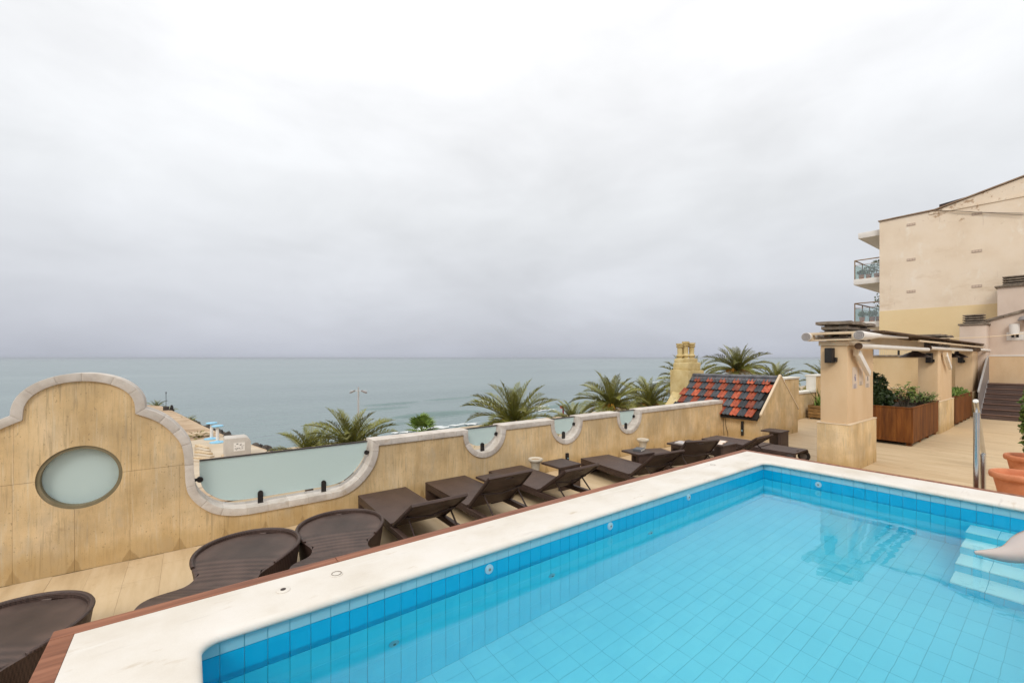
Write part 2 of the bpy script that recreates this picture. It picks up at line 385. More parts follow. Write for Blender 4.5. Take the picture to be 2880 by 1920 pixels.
def clear_glass(name, tint, refl=.18):
    m = bpy.data.materials.new(name); m.use_nodes = True
    t = m.node_tree; L = t.links
    for n in list(t.nodes):
        if n.type == 'BSDF_PRINCIPLED': t.nodes.remove(n)
    out = t.nodes['Material Output']
    a = _n(t, 'ShaderNodeBsdfTransparent'); a.inputs[0].default_value = (*tint, 1)
    g = _n(t, 'ShaderNodeBsdfGlossy'); g.inputs['Roughness'].default_value = .02
    mx = _n(t, 'ShaderNodeMixShader'); mx.inputs[0].default_value = refl
    L.new(a.outputs[0], mx.inputs[1]); L.new(g.outputs[0], mx.inputs[2]); L.new(mx.outputs[0], out.inputs[0])
    return m
MT['clear_glass'] = clear_glass('balcony_glass', (.86, .93, .91))

def water_mat():
    m = bpy.data.materials.new('pool_water'); m.use_nodes = True
    t = m.node_tree; L = t.links; b = t.nodes['Principled BSDF']
    b.inputs['Base Color'].default_value = (.42, .93, 1, 1)
    b.inputs['Roughness'].default_value = 0.0; b.inputs['IOR'].default_value = 1.37
    b.inputs['Transmission Weight'].default_value = 1.0
    pos = _n(t, 'ShaderNodeNewGeometry').outputs['Position']
    mp = _n(t, 'ShaderNodeMapping'); mp.inputs['Scale'].default_value = (1, .8, 1); L.new(pos, mp.inputs[0])
    nz = _n(t, 'ShaderNodeTexNoise'); nz.inputs['Scale'].default_value = 2.4; nz.inputs['Detail'].default_value = 3
    L.new(mp.outputs[0], nz.inputs['Vector'])
    bp = _n(t, 'ShaderNodeBump'); bp.inputs['Strength'].default_value = .4; bp.inputs['Distance'].default_value = .007
    L.new(nz.outputs['Fac'], bp.inputs['Height']); L.new(bp.outputs[0], b.inputs['Normal'])
    return m
MT['pool_water'] = water_mat()

def sea_mat():
    m = bpy.data.materials.new('sea_water'); m.use_nodes = True
    t = m.node_tree; L = t.links; b = t.nodes['Principled BSDF']
    b.inputs['Roughness'].default_value = .22; b.inputs['IOR'].default_value = 1.333
    pos = _n(t, 'ShaderNodeNewGeometry').outputs['Position']
    def nz(sc, st, de):
        mp = _n(t, 'ShaderNodeMapping'); mp.inputs['Scale'].default_value = st; mp.inputs['Rotation'].default_value = (0, 0, R(-14))
        L.new(pos, mp.inputs[0])
        n = _n(t, 'ShaderNodeTexNoise'); n.inputs['Scale'].default_value = sc; n.inputs['Detail'].default_value = de
        L.new(mp.outputs[0], n.inputs['Vector']); return n.outputs['Fac']
    rp = _n(t, 'ShaderNodeValToRGB')
    rp.color_ramp.elements[0].position = .35; rp.color_ramp.elements[0].color = (.11, .165, .165, 1)
    rp.color_ramp.elements[1].position = .65; rp.color_ramp.elements[1].color = (.155, .215, .21, 1)
    L.new(nz(.012, (.35, 1, 1), 5), rp.inputs[0]); L.new(rp.outputs[0], b.inputs['Base Color'])
    a = nz(.11, (.22, 1, 1), 6); c = nz(.5, (.4, 1, 1), 4)
    ad = _n(t, 'ShaderNodeMath'); ad.operation = 'MULTIPLY_ADD'; ad.inputs[1].default_value = 3.0
    L.new(a, ad.inputs[0]); L.new(c, ad.inputs[2])
    bp = _n(t, 'ShaderNodeBump'); bp.inputs['Strength'].default_value = .55; bp.inputs['Distance'].default_value = .45
    L.new(ad.outputs[0], bp.inputs['Height']); L.new(bp.outputs[0], b.inputs['Normal'])
    return m
MT['sea'] = sea_mat()

# ------------------------------------------------------------------ mesh building
class MB:
    def __init__(s): s.v = []; s.f = []
    def add(s, vs_, fs, M=None):
        o = len(s.v)
        s.v += [tuple(M @ Vector(p)) for p in vs_] if M else [tuple(p) for p in vs_]
        s.f += [tuple(i + o for i in q) for q in fs]
        return s
    def box(s, a, b, M=None):
        x0, y0, z0 = a; x1, y1, z1 = b
        return s.add([(x0, y0, z0), (x1, y0, z0), (x1, y1, z0), (x0, y1, z0), (x0, y0, z1), (x1, y0, z1), (x1, y1, z1), (x0, y1, z1)],
                     [(3, 2, 1, 0), (4, 5, 6, 7), (0, 1, 5, 4), (1, 2, 6, 5), (2, 3, 7, 6), (3, 0, 4, 7)], M)
    def prism(s, poly, lo, hi, axis, M=None):
        """poly: 2D points in the plane normal to axis ('x': (y,z), 'y': (x,z), 'z': (x,y)); convex or simple"""
        def P(p, h): return {'x': (h, p[0], p[1]), 'y': (p[0], h, p[1]), 'z': (p[0], p[1], h)}[axis]
        n = len(poly)
        vv = [P(p, lo) for p in poly] + [P(p, hi) for p in poly]
        ff = [tuple(range(n - 1, -1, -1)), tuple(range(n, 2 * n))] + [(i, (i + 1) % n, n + (i + 1) % n, n + i) for i in range(n)]
        return s.add(vv, ff, M)
    def tube(s, path, r, n=8, cap=True, M=None):
        path = [Vector(p) for p in path]; k = len(path)
        rs = r if isinstance(r, (list, tuple)) else [r] * k
        vv = []; up = None
        for i, p in enumerate(path):
            d = (path[min(i + 1, k - 1)] - path[max(i - 1, 0)]).normalized()
            if up is None:
                up = Vector((0, 0, 1)) if abs(d.z) < .9 else Vector((1, 0, 0))
            x = d.cross(up).normalized(); y = x.cross(d).normalized(); up = y
            for j in range(n):
                a = 2 * math.pi * j / n
                vv.append(p + (x * math.cos(a) + y * math.sin(a)) * rs[i])
        ff = [(i * n + j, i * n + (j + 1) % n, (i + 1) * n + (j + 1) % n, (i + 1) * n + j) for i in range(k - 1) for j in range(n)]
        if cap: ff += [tuple(range(n - 1, -1, -1)), tuple((k - 1) * n + j for j in range(n))]
        return s.add(vv, ff, M)
    def lathe(s, prof, n=20, M=None):
        vv = [(r * math.cos(2 * math.pi * j / n), r * math.sin(2 * math.pi * j / n), z) for r, z in prof for j in range(n)]
        k = len(prof)
        ff = [(i * n + j, i * n + (j + 1) % n, (i + 1) * n + (j + 1) % n, (i + 1) * n + j) for i in range(k - 1) for j in range(n)]
        ff += [tuple(range(n - 1, -1, -1)), tuple((k - 1) * n + j for j in range(n))]
        return s.add(vv, ff, M)

def rootloc(o):
    l = Vector((0, 0, 0))
    while o: l += o.location; o = o.parent
    return l
def finish(me, smooth, bevel, seg=2):
    bm = bmesh.new(); bm.from_mesh(me)
    bmesh.ops.recalc_face_normals(bm, faces=bm.faces)
    if bevel:
        es = [e for e in bm.edges if len(e.link_faces) == 2 and e.calc_face_angle(0) > R(30)]
        bmesh.ops.bevel(bm, geom=es, offset=bevel, segments=seg, profile=.6, affect='EDGES', clamp_overlap=True)
    bm.to_mesh(me); bm.free()
    if smooth:
        me.polygons.foreach_set('use_smooth', [True] * len(me.polygons))
        me.set_sharp_from_angle(angle=R(smooth))
def build(name, mb, mat, parent=None, loc=None, world=True, smooth=35, bevel=0, recalc=True):
    me = bpy.data.meshes.new(name)
    off = rootloc(parent) if (parent and world) else Vector((0, 0, 0))
    if loc is not None and world: off = off + Vector(loc)
    vs_ = [(x - off.x, y - off.y, z - off.z) for x, y, z in mb.v] if off.length > 0 else mb.v
    me.from_pydata(vs_, [], mb.f)
    if recalc or bevel: finish(me, smooth, bevel)
    elif smooth:
        me.polygons.foreach_set('use_smooth', [True] * len(me.polygons)); me.set_sharp_from_angle(angle=R(smooth))
    me.materials.append(MT[mat] if isinstance(mat, str) else mat)
    o = bpy.data.objects.new(name, me); COL.objects.link(o)
    if loc is not None: o.location = loc
    if parent: o.parent = parent
    return o
def tag(o, label=None, cat=None, group=None, kind=None):
    if label: o['label'] = label
    if cat: o['category'] = cat
    if group: o['group'] = group
    if kind: o['kind'] = kind
    return o
def thing(name, label, cat, loc=(0, 0, 0), rz=0, group=None):
    o = bpy.data.objects.new(name, None); COL.objects.link(o)
    o.empty_display_size = .1
    o.location = loc; o.rotation_euler = (0, 0, rz)
    return tag(o, label, cat, group)
def share(name, me, parent=None, loc=(0, 0, 0), rot=(0, 0, 0), scale=None):
    o = bpy.data.objects.new(name, me); COL.objects.link(o)
    o.location = loc; o.rotation_euler = rot
    if scale: o.scale = scale
    if parent: o.parent = parent
    return o
def mesh_only(name, mb, mat, smooth=35, bevel=0):
    me = bpy.data.meshes.new(name); me.from_pydata(mb.v, [], mb.f); finish(me, smooth, bevel)
    me.materials.append(MT[mat]); return me
def copy_tree(o, parent=None):
    c = o.copy(); COL.objects.link(c); c.parent = parent
    for ch in o.children: copy_tree(ch, c)
    return c

# =================================================================== SEA, BEACH, JETTY
SEA_Z, GND_Z = -12.0, -10.0
# sea with rows of fine cells close to shore, large cells to the horizon
mb = MB()
ys = [20, 60, 120, 250, 600, 1500, 4000, 12000, 40000]
xs = [-40000, -12000, -3000, -800, -200, 0, 200, 800, 3000, 12000, 40000]
vv = [(x, y, SEA_Z) for y in ys for x in xs]; nx = len(xs)
mb.add(vv, [(j * nx + i, j * nx + i + 1, (j + 1) * nx + i + 1, (j + 1) * nx + i) for j in range(len(ys) - 1) for i in range(nx - 1)])
sea = build('sea', mb, 'sea', smooth=0); tag(sea, kind='structure')
# the street level below the terrace
mb = MB().add([(-400, -60, GND_Z), (600, -60, GND_Z), (600, 42, GND_Z), (-400, 42, GND_Z)], [(0, 1, 2, 3)])
tag(build('promenade', mb, 'street', smooth=0), kind='structure')
mb = MB()
shore = []
for i in range(61):
    x = -400 + i * 1000 / 60
    shore.append((x, 78 + .06 * max(0, x) + 3 * mnoise.noise((x * .02, 3, 0)), SEA_Z - .3))
vv = [(p[0], 42, GND_Z + .004) for p in shore] + [(p[0], 60, GND_Z - .5) for p in shore] + shore
n_ = len(shore)
mb.add(vv, [(j * n_ + i, j * n_ + i + 1, (j + 1) * n_ + i + 1, (j + 1) * n_ + i) for j in range(2) for i in range(n_ - 1)])
tag(build('beach', mb, 'sand', smooth=60), kind='structure')
# breaking waves
def foam(cx_, cy_, ln, wd_, seed, ang=0.0):
    rnd = random.Random(seed); mb = MB()
    n = int(ln * 1.5)
    for i in range(n):
        t = rnd.random() * 2 - 1
        px = cx_ + t * ln / 2; py = cy_ + math.tan(ang) * (px - cx_) + rnd.gauss(0, wd_ * .32) * (1 - t * t * .7)
        a, b = rnd.uniform(.5, 1.6), rnd.uniform(.2, .55); k = 7
        q = [(px + a * math.cos(6.283 * j / k) * rnd.uniform(.7, 1.2), py + b * math.sin(6.283 * j / k) * rnd.uniform(.7, 1.2), SEA_Z + .05 + .25 * rnd.random()) for j in range(k)]
        mb.add([(px, py, SEA_Z + .35)] + q, [(0, j + 1, (j + 1) % k + 1) for j in range(k)])
    return mb
for i, (px, py, ln, wd_) in enumerate(((1268, 1162, 7, .9), (1540, 1142, 17, 1.5), (1500, 1158, 14, 2.4), (1165, 1213, 9, 2.2), (1262, 1200, 12, 2.0), (1880, 1073, 30, 4.0), (1700, 1125, 10, 1.2))):
    p = at_z(px, py, SEA_Z)
    tag(build('wave_foam', foam(p.x, p.y, ln, wd_, i), 'foam', smooth=0), kind='stuff')
# swell ridges: low rounded rolls that darken the water in lines near the shore
def roll(px, py, ln, h, w):
    p = at_z(px, py, SEA_Z); mb = MB(); n, k = 24, 7
    vv = []
    for i in range(n + 1):
        t = i / n * 2 - 1
        e = max(0, 1 - t * t)
        for j in range(k):
            s_ = j / (k - 1) * 2 - 1
            vv.append((p.x + t * ln / 2, p.y + s_ * w * (.35 + .65 * e) + .8 * math.sin(t * 2.3 + px), SEA_Z - .02 + h * e ** .7 * max(0, math.cos(s_ * 1.5708)) ** 1.4))
    mb.add(vv, [(i * k + j, i * k + j + 1, (i + 1) * k + j + 1, (i + 1) * k + j) for i in range(n) for j in range(k - 1)])
    return mb
for px, py, ln, h in ((1235, 1165, 26, .9), (1105, 1135, 20, .45), (1085, 1148, 16, .4), (1060, 1196, 16, .6), (1590, 1140, 22, .8), (1275, 1120, 24, .4), (1420, 1095, 30, .4)):
    tag(build('swell', roll(px, py, ln, h, 1.6), 'sea', smooth=80), kind='structure')

# the jetty: a flat-topped bank of gravel and paving with rock armour on its side
JZ = -10.0
right_edge = [(12.5, 44), (9.6, 58), (8.2, 66), (5.0, 79), (1.8, 94), (-2.0, 112), (-5.0, 126), (-7.5, 131), (-12, 133), (-19, 133)]
mb = MB(); nE = len(right_edge)
L_ = [(-20, y, JZ + .02) for _, y in right_edge]
T_ = [(x, y, JZ + .02) for x, y in right_edge]
B_ = [(x + 3.2, y + (1.5 if i > 5 else 0), SEA_Z - .6) for i, (x, y) in enumerate(right_edge)]
mb.add(L_ + T_ + B_, [(r * nE + i, r * nE + i + 1, (r + 1) * nE + i + 1, (r + 1) * nE + i) for r in range(2) for i in range(nE - 1)])
# raise the far part gently
mb.v = [(x, y, z + (max(0, min(1, (y - 74) / 30)) * 1.3 * min(1, max(0, (5 - x) / 9)) if z > -11 else 0)) for x, y, z in mb.v]
jetty = tag(build('jetty', mb, 'gravel', smooth=30), kind='structure')
mb = MB().add([(-6, 50, JZ + .06), (11.0, 50, JZ + .06), (7.6, 67, JZ + .06), (4.6, 79.5, JZ + .06), (-4.5, 79.5, JZ + .06), (-2.2, 66, JZ + .06)], [(0, 1, 2, 3, 4, 5)])
tag(build('jetty_path', mb, 'paving', smooth=0), kind='structure')
def rock_mesh(seed):
    bm = bmesh.new(); bmesh.ops.create_icosphere(bm, subdivisions=2, radius=.5)
    for v in bm.verts:
        n = mnoise.noise(v.co * 2.3 + Vector((seed, 0, 0))); v.co *= 1 + .45 * n; v.co.z *= .7
    me = bpy.data.meshes.new('rock'); bm.to_mesh(me); bm.free(); me.materials.append(MT['rock']); return me
RK = [rock_mesh(3.7 * i) for i in range(5)]
rr = random.Random(3)
NB = 0
for i in range(len(right_edge) - 2):
    a, b = Vector(right_edge[i]), Vector(right_edge[i + 1])
    cnt = int((b - a).length * 1.6)
    for k in range(cnt):
        t = rr.random(); q = rr.random() ** 1.3; p = a.lerp(b, t) + Vector((.1 + 3.0 * q, rr.uniform(-.4, .4)))
        s_ = rr.uniform(.7, 1.9)
        o = share('boulder', RK[rr.randrange(5)], None, (p.x, p.y, JZ - .25 - 1.55 * q), (rr.uniform(0, 3), rr.uniform(0, 3), rr.uniform(0, 6)), (s_, s_, s_ * .8))
        tag(o, 'dark boulder of the rock armour along the side of the gravel jetty', 'boulder', 'rock armour along the jetty'); NB += 1

# things on the jetty
p = at_z(706, 1284, JZ + .06)
bx0 = p.x - 2.7; by0 = p.y
mb = MB()
prof = [(0, 0), (3.0, 0), (3.0, 1.7), (2.8, 2.1), (2.4, 2.3), (0, 2.3)]
mb.prism([(bx0 + a * .9, JZ + .25 + b) for a, b in prof], by0, by0 + 2.6, 'y')
ks = thing('concrete_kiosk', 'pale concrete block with a white notice on the jetty paving', 'kiosk', (bx0, by0, JZ + .06))
MT['kiosk'] = material('kiosk_concrete', [(.46, .42, .375), (.54, .50, .45)], .9, 1)
build('body', mb, 'kiosk', ks, bevel=.12)
build('plinth', MB().box((bx0 - .2, by0 - .2, JZ + .06), (bx0 + 2.9, by0 + 2.8, JZ + .25)), 'deck', ks)
nb = build('notice', MB().box((bx0 + .9, by0 - .03, JZ + .95), (bx0 + 2.05, by0 - .005, JZ + 1.95)), 'white_paint', ks)
mk = MB()
rn = random.Random(5)
for i in range(14):
    x = bx0 + 1.0 + rn.random() * .85; z = JZ + 1.05 + rn.random() * .75
    mk.box((x, by0 - .04, z), (x + rn.uniform(.06, .2), by0 - .031, z + rn.uniform(.04, .12)))
build('marks', mk, 'ink_grey', nb)
for i, (px, py, hh) in enumerate(((595, 1234, 0), (611.5, 1244, 1))):
    p = at_z(px, py, JZ + .06)
    st = thing('beach_shower', ('white beach shower with blue disc top beside the orange bench', 'white beach shower with blue disc top beside the concrete block')[i], 'shower', p, 0, 'beach showers on the jetty')
    build('base', MB().lathe([(.02, 0), (.95, 0), (.95, .12), (.3, .2), (.22, .3)], 20), 'sky_blue', st, world=False)
    build('post', MB().tube([(0, 0, .2), (0, 0, 2.3)], .2, 12), 'white_paint', st, world=False)
    build('disc', MB().lathe([(.25, 2.28), (.7, 2.3), (.74, 2.38), (.7, 2.46), (.02, 2.5)], 20), 'sky_blue', st, world=False)
p = at_z(582, 1228, JZ + .06)
be = thing('stone_bench', 'orange stone bench slab on the jetty behind the beach showers', 'bench', p)
build('slab', MB().box((-1.8, -.3, .3), (.9, .5, .75)), 'cream_paint', be, world=False, bevel=.05)
build('support', MB().box((-1.5, -.2, 0), (-1.1, .4, .3)), 'paving', be, world=False)
build('support', MB().box((.3, -.2, 0), (.7, .4, .3)), 'paving', be, world=False)
# flight of broad steps down from the jetty paving on its land side
fs = thing('jetty_steps', 'flight of broad stone steps beside the jetty paving', 'steps', (-5.5, 60, JZ - .1))
for i in range(6):
    a = at_z(548 - i * 1, 1258 + i * 8.2, JZ); b = at_z(575 + i * 5, 1268 + i * 7.0, JZ)
    d = (b - a).normalized(); nrm = Vector((-d.y, d.x, 0))
    q = [a, b, b + nrm * .55, a + nrm * .55]
    build('step', MB().prism([(w.x, w.y) for w in q], JZ - .1, JZ + .42 - .05 * i, 'z'), 'paving' if i % 2 else 'deck', fs)
mst = at_z(467, 1152, JZ + 1.2)
nm = thing('navigation_mast', 'slim dark mast standing at the tip of the jetty', 'mast', mst)
build('pole', MB().tube([(0, 0, -.3), (0, 0, 3.4)], .05, 6), 'blackmetal', nm, world=False)
build('base', MB().box((-.5, -.5, -.4), (.5, .5, .7)), 'rock', nm, world=False, bevel=.1)
build('lantern', MB().tube([(0, 0, 3.4), (0, 0, 3.8)], .1, 6), 'blackmetal', nm, world=False)
bo = at_z(483, 1152, JZ + 1.2)
bb = thing('jetty_figure', 'short dark bollard beside the mast at the jetty tip', 'figure', bo)  # post-like shape standing in for an unclear dark figure at the tip
build('body', MB().lathe([(.32, -.3), (.3, .6), (.2, .7), (.24, .95), (.02, 1.05)], 10), 'blackmetal', bb, world=False)
build('flange', MB().lathe([(.45, -.3), (.45, .06), (.02, .06)], 10), 'blackmetal', bb, world=False)

# floodlight mast, flag pole and far lamp on the shore
def flood_mast(px, py_top, py_low, dist, label):
    r = ray(px, py_top); k = dist / (CS * r.x + SN * r.y)
    top = Vector((0, 0, CAM_H)) + r * k
    m = thing('floodlight_mast', label, 'lamp post', (top.x, top.y, GND_Z - .5))
    h = top.z - (GND_Z - .5)
    build('pole', MB().tube([(0, 0, 0), (0, 0, h)], [.16, .1], 8), 'pale_metal', m, world=False)
    build('base', MB().box((-.3, -.3, 0), (.3, .3, .4)), 'grey_metal', m, world=False)
    right = Vector((SN, -CS, 0))
    for s_ in (-1, 1):
        a = right * (s_ * .1); b = right * (s_ * 1.15)
        build('arm', MB().tube([(a.x, a.y, h - .5), (b.x, b.y, h - .5)], .035, 6), 'pale_metal', m, world=False)
        c = right * (s_ * .8)
        fl = MB()
        fl.box((-.35, -.3, -.16), (.35, .3, -.02), Matrix.Translation((c.x, c.y, h - .55)) @ Matrix.Rotation(YAW - math.pi / 2, 4, 'Z') @ Matrix.Rotation(R(25) * s_, 4, 'Y'))
        build('floodlight', fl, 'grey_metal', m, world=False)
    return m
flood_mast(1008, 1088, 1210, 58, 'tall grey floodlight mast rising behind the shaggy palm')
flood_mast(2217, 1035, 1062, 120, 'distant grey lamp mast beyond the tiled roof gable')
r = ray(1584, 1140); k = 72 / (CS * r.x + SN * r.y); top = Vector((0, 0, CAM_H)) + r * k
fp = thing('lifeguard_flag_pole', 'dark red lifeguard pole with crossbar and red flag on the beach', 'flag pole', (top.x, top.y, GND_Z - .6))
h = top.z - GND_Z + .6; right = Vector((SN, -CS, 0))
build('pole', MB().tube([(0, 0, 0), (0, 0, h)], .14, 6), 'dark_red', fp, world=False)
build('crossbar', MB().tube([tuple(right * -.85 + Vector((0, 0, h - 1.35))), tuple(right * .85 + Vector((0, 0, h - 1.55)))], .07, 6), 'dark_red', fp, world=False)
a = right * -.5
build('flag', MB().add([(0, 0, h + .05), (a.x, a.y, h - .1), (a.x * .9, a.y * .9 + .1, h - .4), (0, 0, h - .6), (0.02, .03, h + .05), (a.x, a.y + .03, h - .1), (a.x * .9, a.y * .9 + .13, h - .4), (0.02, .03, h - .6)], [(0, 1, 2, 3), (7, 6, 5, 4), (0, 4, 5, 1), (1, 5, 6, 2), (2, 6, 7, 3)]), 'red_cloth', fp, world=False)

# =================================================================== PALMS
def frond_mesh(seed, length=1.0, arch=.5, pairs=34, leaf=.17, twist=0.0):
    """a feather leaf of unit length, springing from the origin along +x and arching down"""
    rnd = random.Random(seed); mb = MB()
    pts = []
    ang = 0.0; p = Vector((0, 0, 0)); n = 22
    for i in range(n + 1):
        t = i / n
        pts.append(p.copy())
        ang = -arch * (t ** 1.6) * 1.5
        p = p + Vector((math.cos(ang), 0, math.sin(ang))) * (length / n)
    mb.tube(pts, [.012 * (1 - .85 * i / n) + .002 for i in range(n + 1)], 4)
    for i in range(pairs):
        t = .08 + .92 * i / (pairs - 1)
        k = min(n - 1, int(t * n)); q = pts[k].lerp(pts[k + 1], t * n - k if k < n else 1)
        d = (pts[k + 1] - pts[k]).normalized(); side = Vector((0, 1, 0)); up = d.cross(side) * -1
        up = Vector((-d.z, 0, d.x))
        ll = leaf * (math.sin(math.pi * min(1, .12 + t * .93)) ** .6) * rnd.uniform(.85, 1.1)
        for s_ in (-1, 1):
            lift = rnd.uniform(.2, .6); fwd = rnd.uniform(.45, .8)
            dv = (d * fwd + side * s_ * .75 + up * lift).normalized()
            tip = q + dv * ll + Vector((0, 0, -.12 * ll))
            w = (d * 1.0 - up * .2).normalized() * (.0065 + .003 * rnd.random())
            mid = q + dv * ll * .55
            mb.add([q - w * .6, q + w * .6, mid + w, mid - w, tip], [(0, 1, 2, 3), (3, 2, 4)])
    me = bpy.data.meshes.new('frond'); me.from_pydata(mb.v, [], mb.f); me.materials.append(MT['frond'])
    return me
FR = [frond_mesh(i, 1.0, .18 + .19 * i, 44, .19 + .012 * (i % 3)) for i in range(6)]
FRD = []
for q_ in (4, 5):
    m_ = FR[q_].copy(); m_.materials.clear(); m_.materials.append(MT['frond_dry']); FRD.append(m_)
def palm(px, py, dist, rad, label, seed, nf=44, ground=GND_Z, fruit=True, droop=1.0, spread=1.0):
    """crown centre at pixel (px,py) at the given distance along the view"""
    rnd = random.Random(seed)
    r = ray(px, py); c = Vector((0, 0, CAM_H)) + r * (dist / (CS * r.x + SN * r.y))
    pt = thing('palm_tree', label, 'palm', (c.x, c.y, ground), 0, 'palms along the seafront')
    h = c.z - ground
    path = [(.25 * math.sin(t * 2 + seed) * t, .25 * math.cos(t * 1.7 + seed) * t - .25 * t, h * t) for t in [i / 16 for i in range(17)]]
    rs = [.34 - .08 * (i / 16) + .025 * (i % 2) + (.14 * max(0, (i - 13)) / 3) for i in range(17)]
    build('trunk', MB().tube(path, rs, 12), 'trunk', pt, world=False, smooth=50)
    top = Vector(path[-1])
    g = 2.39996
    for i in range(nf):
        t = (i + .5) / nf
        el = R(88 - 104 * t ** .9 * spread) + rnd.uniform(-.09, .09)
        az = i * g + rnd.uniform(-.25, .25)
        mi = min(5, max(0, int(1.6 + 3.6 * t * droop + rnd.uniform(-1.2, 1.0))))
        ln = rad * rnd.uniform(.86, 1.08) * (.80 + .25 * math.sin(t * 3))
        dry = t > .86 and rnd.random() < .6
        o = share('frond', FRD[i % 2] if dry else FR[mi], pt, top + Vector((0, 0, rnd.uniform(-.1, .15))), (rnd.uniform(-.5, .5), -el, az), (ln, ln * .95, ln))
    if fruit:
        fm = MB()
        for j in range(7):
            az = rnd.uniform(0, 6.28)
            q = top + Vector((math.cos(az), math.sin(az), 0)) * rad * .07
            e = q + Vector((math.cos(az), math.sin(az), .55)) * rad * .16
            tip = e + Vector((math.cos(az) * .5, math.sin(az) * .5, -.55)) * rad * .15
            fm.tube([q, e, tip], [.06, .05, .04], 5)
            for k in range(14):
                s0 = tip + Vector((rnd.gauss(0, .1), rnd.gauss(0, .1), rnd.gauss(-.05, .1))) * rad * .3
                fm.tube([e, s0], [.03, .012], 3)
        build('fruit_stalks', fm, 'fruit', pt, world=False, smooth=0)
    return pt
palm(985, 1262, 34, 4.0, 'shaggy date palm rising behind the wide glass panel', 11, 38, spread=.78)
palm(872, 1296, 36, 3.9, 'low date palm crown peeping over the wide glass panel', 23, 36, spread=.85)
palm(1440, 1192, 33, 4.0, 'date palm spreading above the parapet between the first and second notches', 5, 46, droop=.75)
palm(1712, 1142, 40, 3.9, 'date palm rising behind the parapet just past the far glass notch', 8, 46)
palm(1608, 1190, 47, 3.3, 'small hazy date palm under the fronds of the palm past the notches', 15, 34)
palm(1822, 1142, 46, 4.0, 'date palm half hidden by its neighbour left of the ochre chimney', 9, 44)
palm(1930, 1085, 50, 4.4, 'date palm just behind the ochre chimney stack', 31, 44)
palm(2068, 1044, 52, 4.1, 'orange fruited date palm above the ridge of the tiled roof', 12, 48)
palm(2172, 1075, 58, 3.6, 'low date palm fronds behind the gable peak of the tiled roof', 14, 40)
palm(2320, 1078, 62, 4.2, 'grey green date palm at the edge of the speaker pillar', 18, 44)
palm(474, 1166, 104, 2.6, 'tiny palm on the far gravel of the jetty', 41, 26, ground=JZ, fruit=False)
palm(526, 1196, 84, 2.6, 'small bushy palm at the curved shoulder of the wall', 42, 26, ground=JZ - 1, fruit=False)
palm(556, 1237, 66, 2.0, 'small bushy palm at the head of the jetty steps', 43, 26, ground=JZ - 1, fruit=False)
palm(437, 1148, 112, 3.0, 'faraway palm near the tip of the jetty', 44, 24, ground=JZ, fruit=False)
# fan palm
def fan_leaf(seed):
    rnd = random.Random(seed); mb = MB()
    mb.tube([(0, 0, 0), (.5, 0, .05)], [.018, .012], 4)
    n = 19
    for i in range(n):
        a = R(-115 + 230 * i / (n - 1)); l = .55 * (.75 + .25 * math.cos(a * .8)) * rnd.uniform(.92, 1.05)
        d = Vector((math.cos(a), math.sin(a), .05 * (i % 2)))
        w = Vector((-d.y, d.x, 0)) * .045
        o = Vector((.5, 0, .05)); m_ = o + d * l * .6; t_ = o + d * l + Vector((0, 0, -.10))
        mb.add([o, m_ + w, t_, m_ - w], [(0, 1, 2, 3)])
    me = bpy.data.meshes.new('fan_leaf'); me.from_pydata(mb.v, [], mb.f); me.materials.append(MT['leaf_grass']); return me
r = ray(1186, 1213); c = Vector((0, 0, CAM_H)) + r * (30 / (CS * r.x + SN * r.y))
fp_ = thing('fan_palm', 'small fan palm showing over the coping beside the wide glass panel', 'palm', (c.x, c.y, GND_Z), 0)
build('trunk', MB().tube([(0, 0, 0), (.1, 0, (c.z - GND_Z) * .5), (0, 0, c.z - GND_Z)], [.3, .22, .24], 10), 'trunk', fp_, world=False)
FL = [fan_leaf(i) for i in range(3)]
rn = random.Random(2)
for i in range(17):
    t = (i + .5) / 17
    share('fan_leaf', FL[i % 3], fp_, (0, 0, c.z - GND_Z), (rn.uniform(-.5, .5), -R(82 - 95 * t), i * 2.4), (1.35, 1.35, 1.35))
# clipped hedge below the parapet, seen through the glass notches
def leaf_cloud(mb, c, rx, ry, rz_, n, size, rnd, shell=.5):
    for _ in range(n):
        while True:
            p = Vector((rnd.uniform(-1, 1), rnd.uniform(-1, 1), rnd.uniform(-1, 1)))
            if shell < p.length < 1: break
        q = Vector((c[0] + p.x * rx, c[1] + p.y * ry, c[2] + p.z * rz_))
        a = Vector((rnd.gauss(0, 1), rnd.gauss(0, 1), rnd.gauss(0, 1))).normalized()
        b = a.cross(Vector((rnd.gauss(0, 1), rnd.gauss(0, 1), rnd.gauss(0, 1)))).normalized()
        s_ = size * rnd.uniform(.6, 1.3)
        mb.add([q - a * s_, q + b * s_ * .5, q + a * s_, q - b * s_ * .5], [(0, 1, 2, 3)])
rn = random.Random(77)
hd = MB()
for i in range(60):
    leaf_cloud(hd, (-6 + i * 1.0, 30 + rn.uniform(-1.5, 1.5), GND_Z + 1.0), 1.2, 1.8, 1.1, 110, .2, rn)
hg = tag(build('clipped_hedge', hd, 'leaf_mid', smooth=0, recalc=False), 'long green hedge at street level below the terrace parapet', 'hedge')

# =================================================================== TERRACE
VW = 6.265                       # front face of the sea parapet
WALL_END = 12.16
build_deck = MB()
def frame_quads(z):
    m_ = MB(); P = (-.45, 7.3, -.9, 3.3)
    for (a, b, c, d) in ((-6, P[0], -8, 6.6), (P[1], 30, -8, 6.6), (P[0], P[1], -8, P[2]), (P[0], P[1], P[3], 6.6)):
        m_.add([(a, c, z), (b, c, z), (b, d, z), (a, d, z)], [(0, 1, 2, 3)])
    return m_
deck = tag(build('deck', frame_quads(-.008), 'deck_joint', smooth=0), kind='structure')
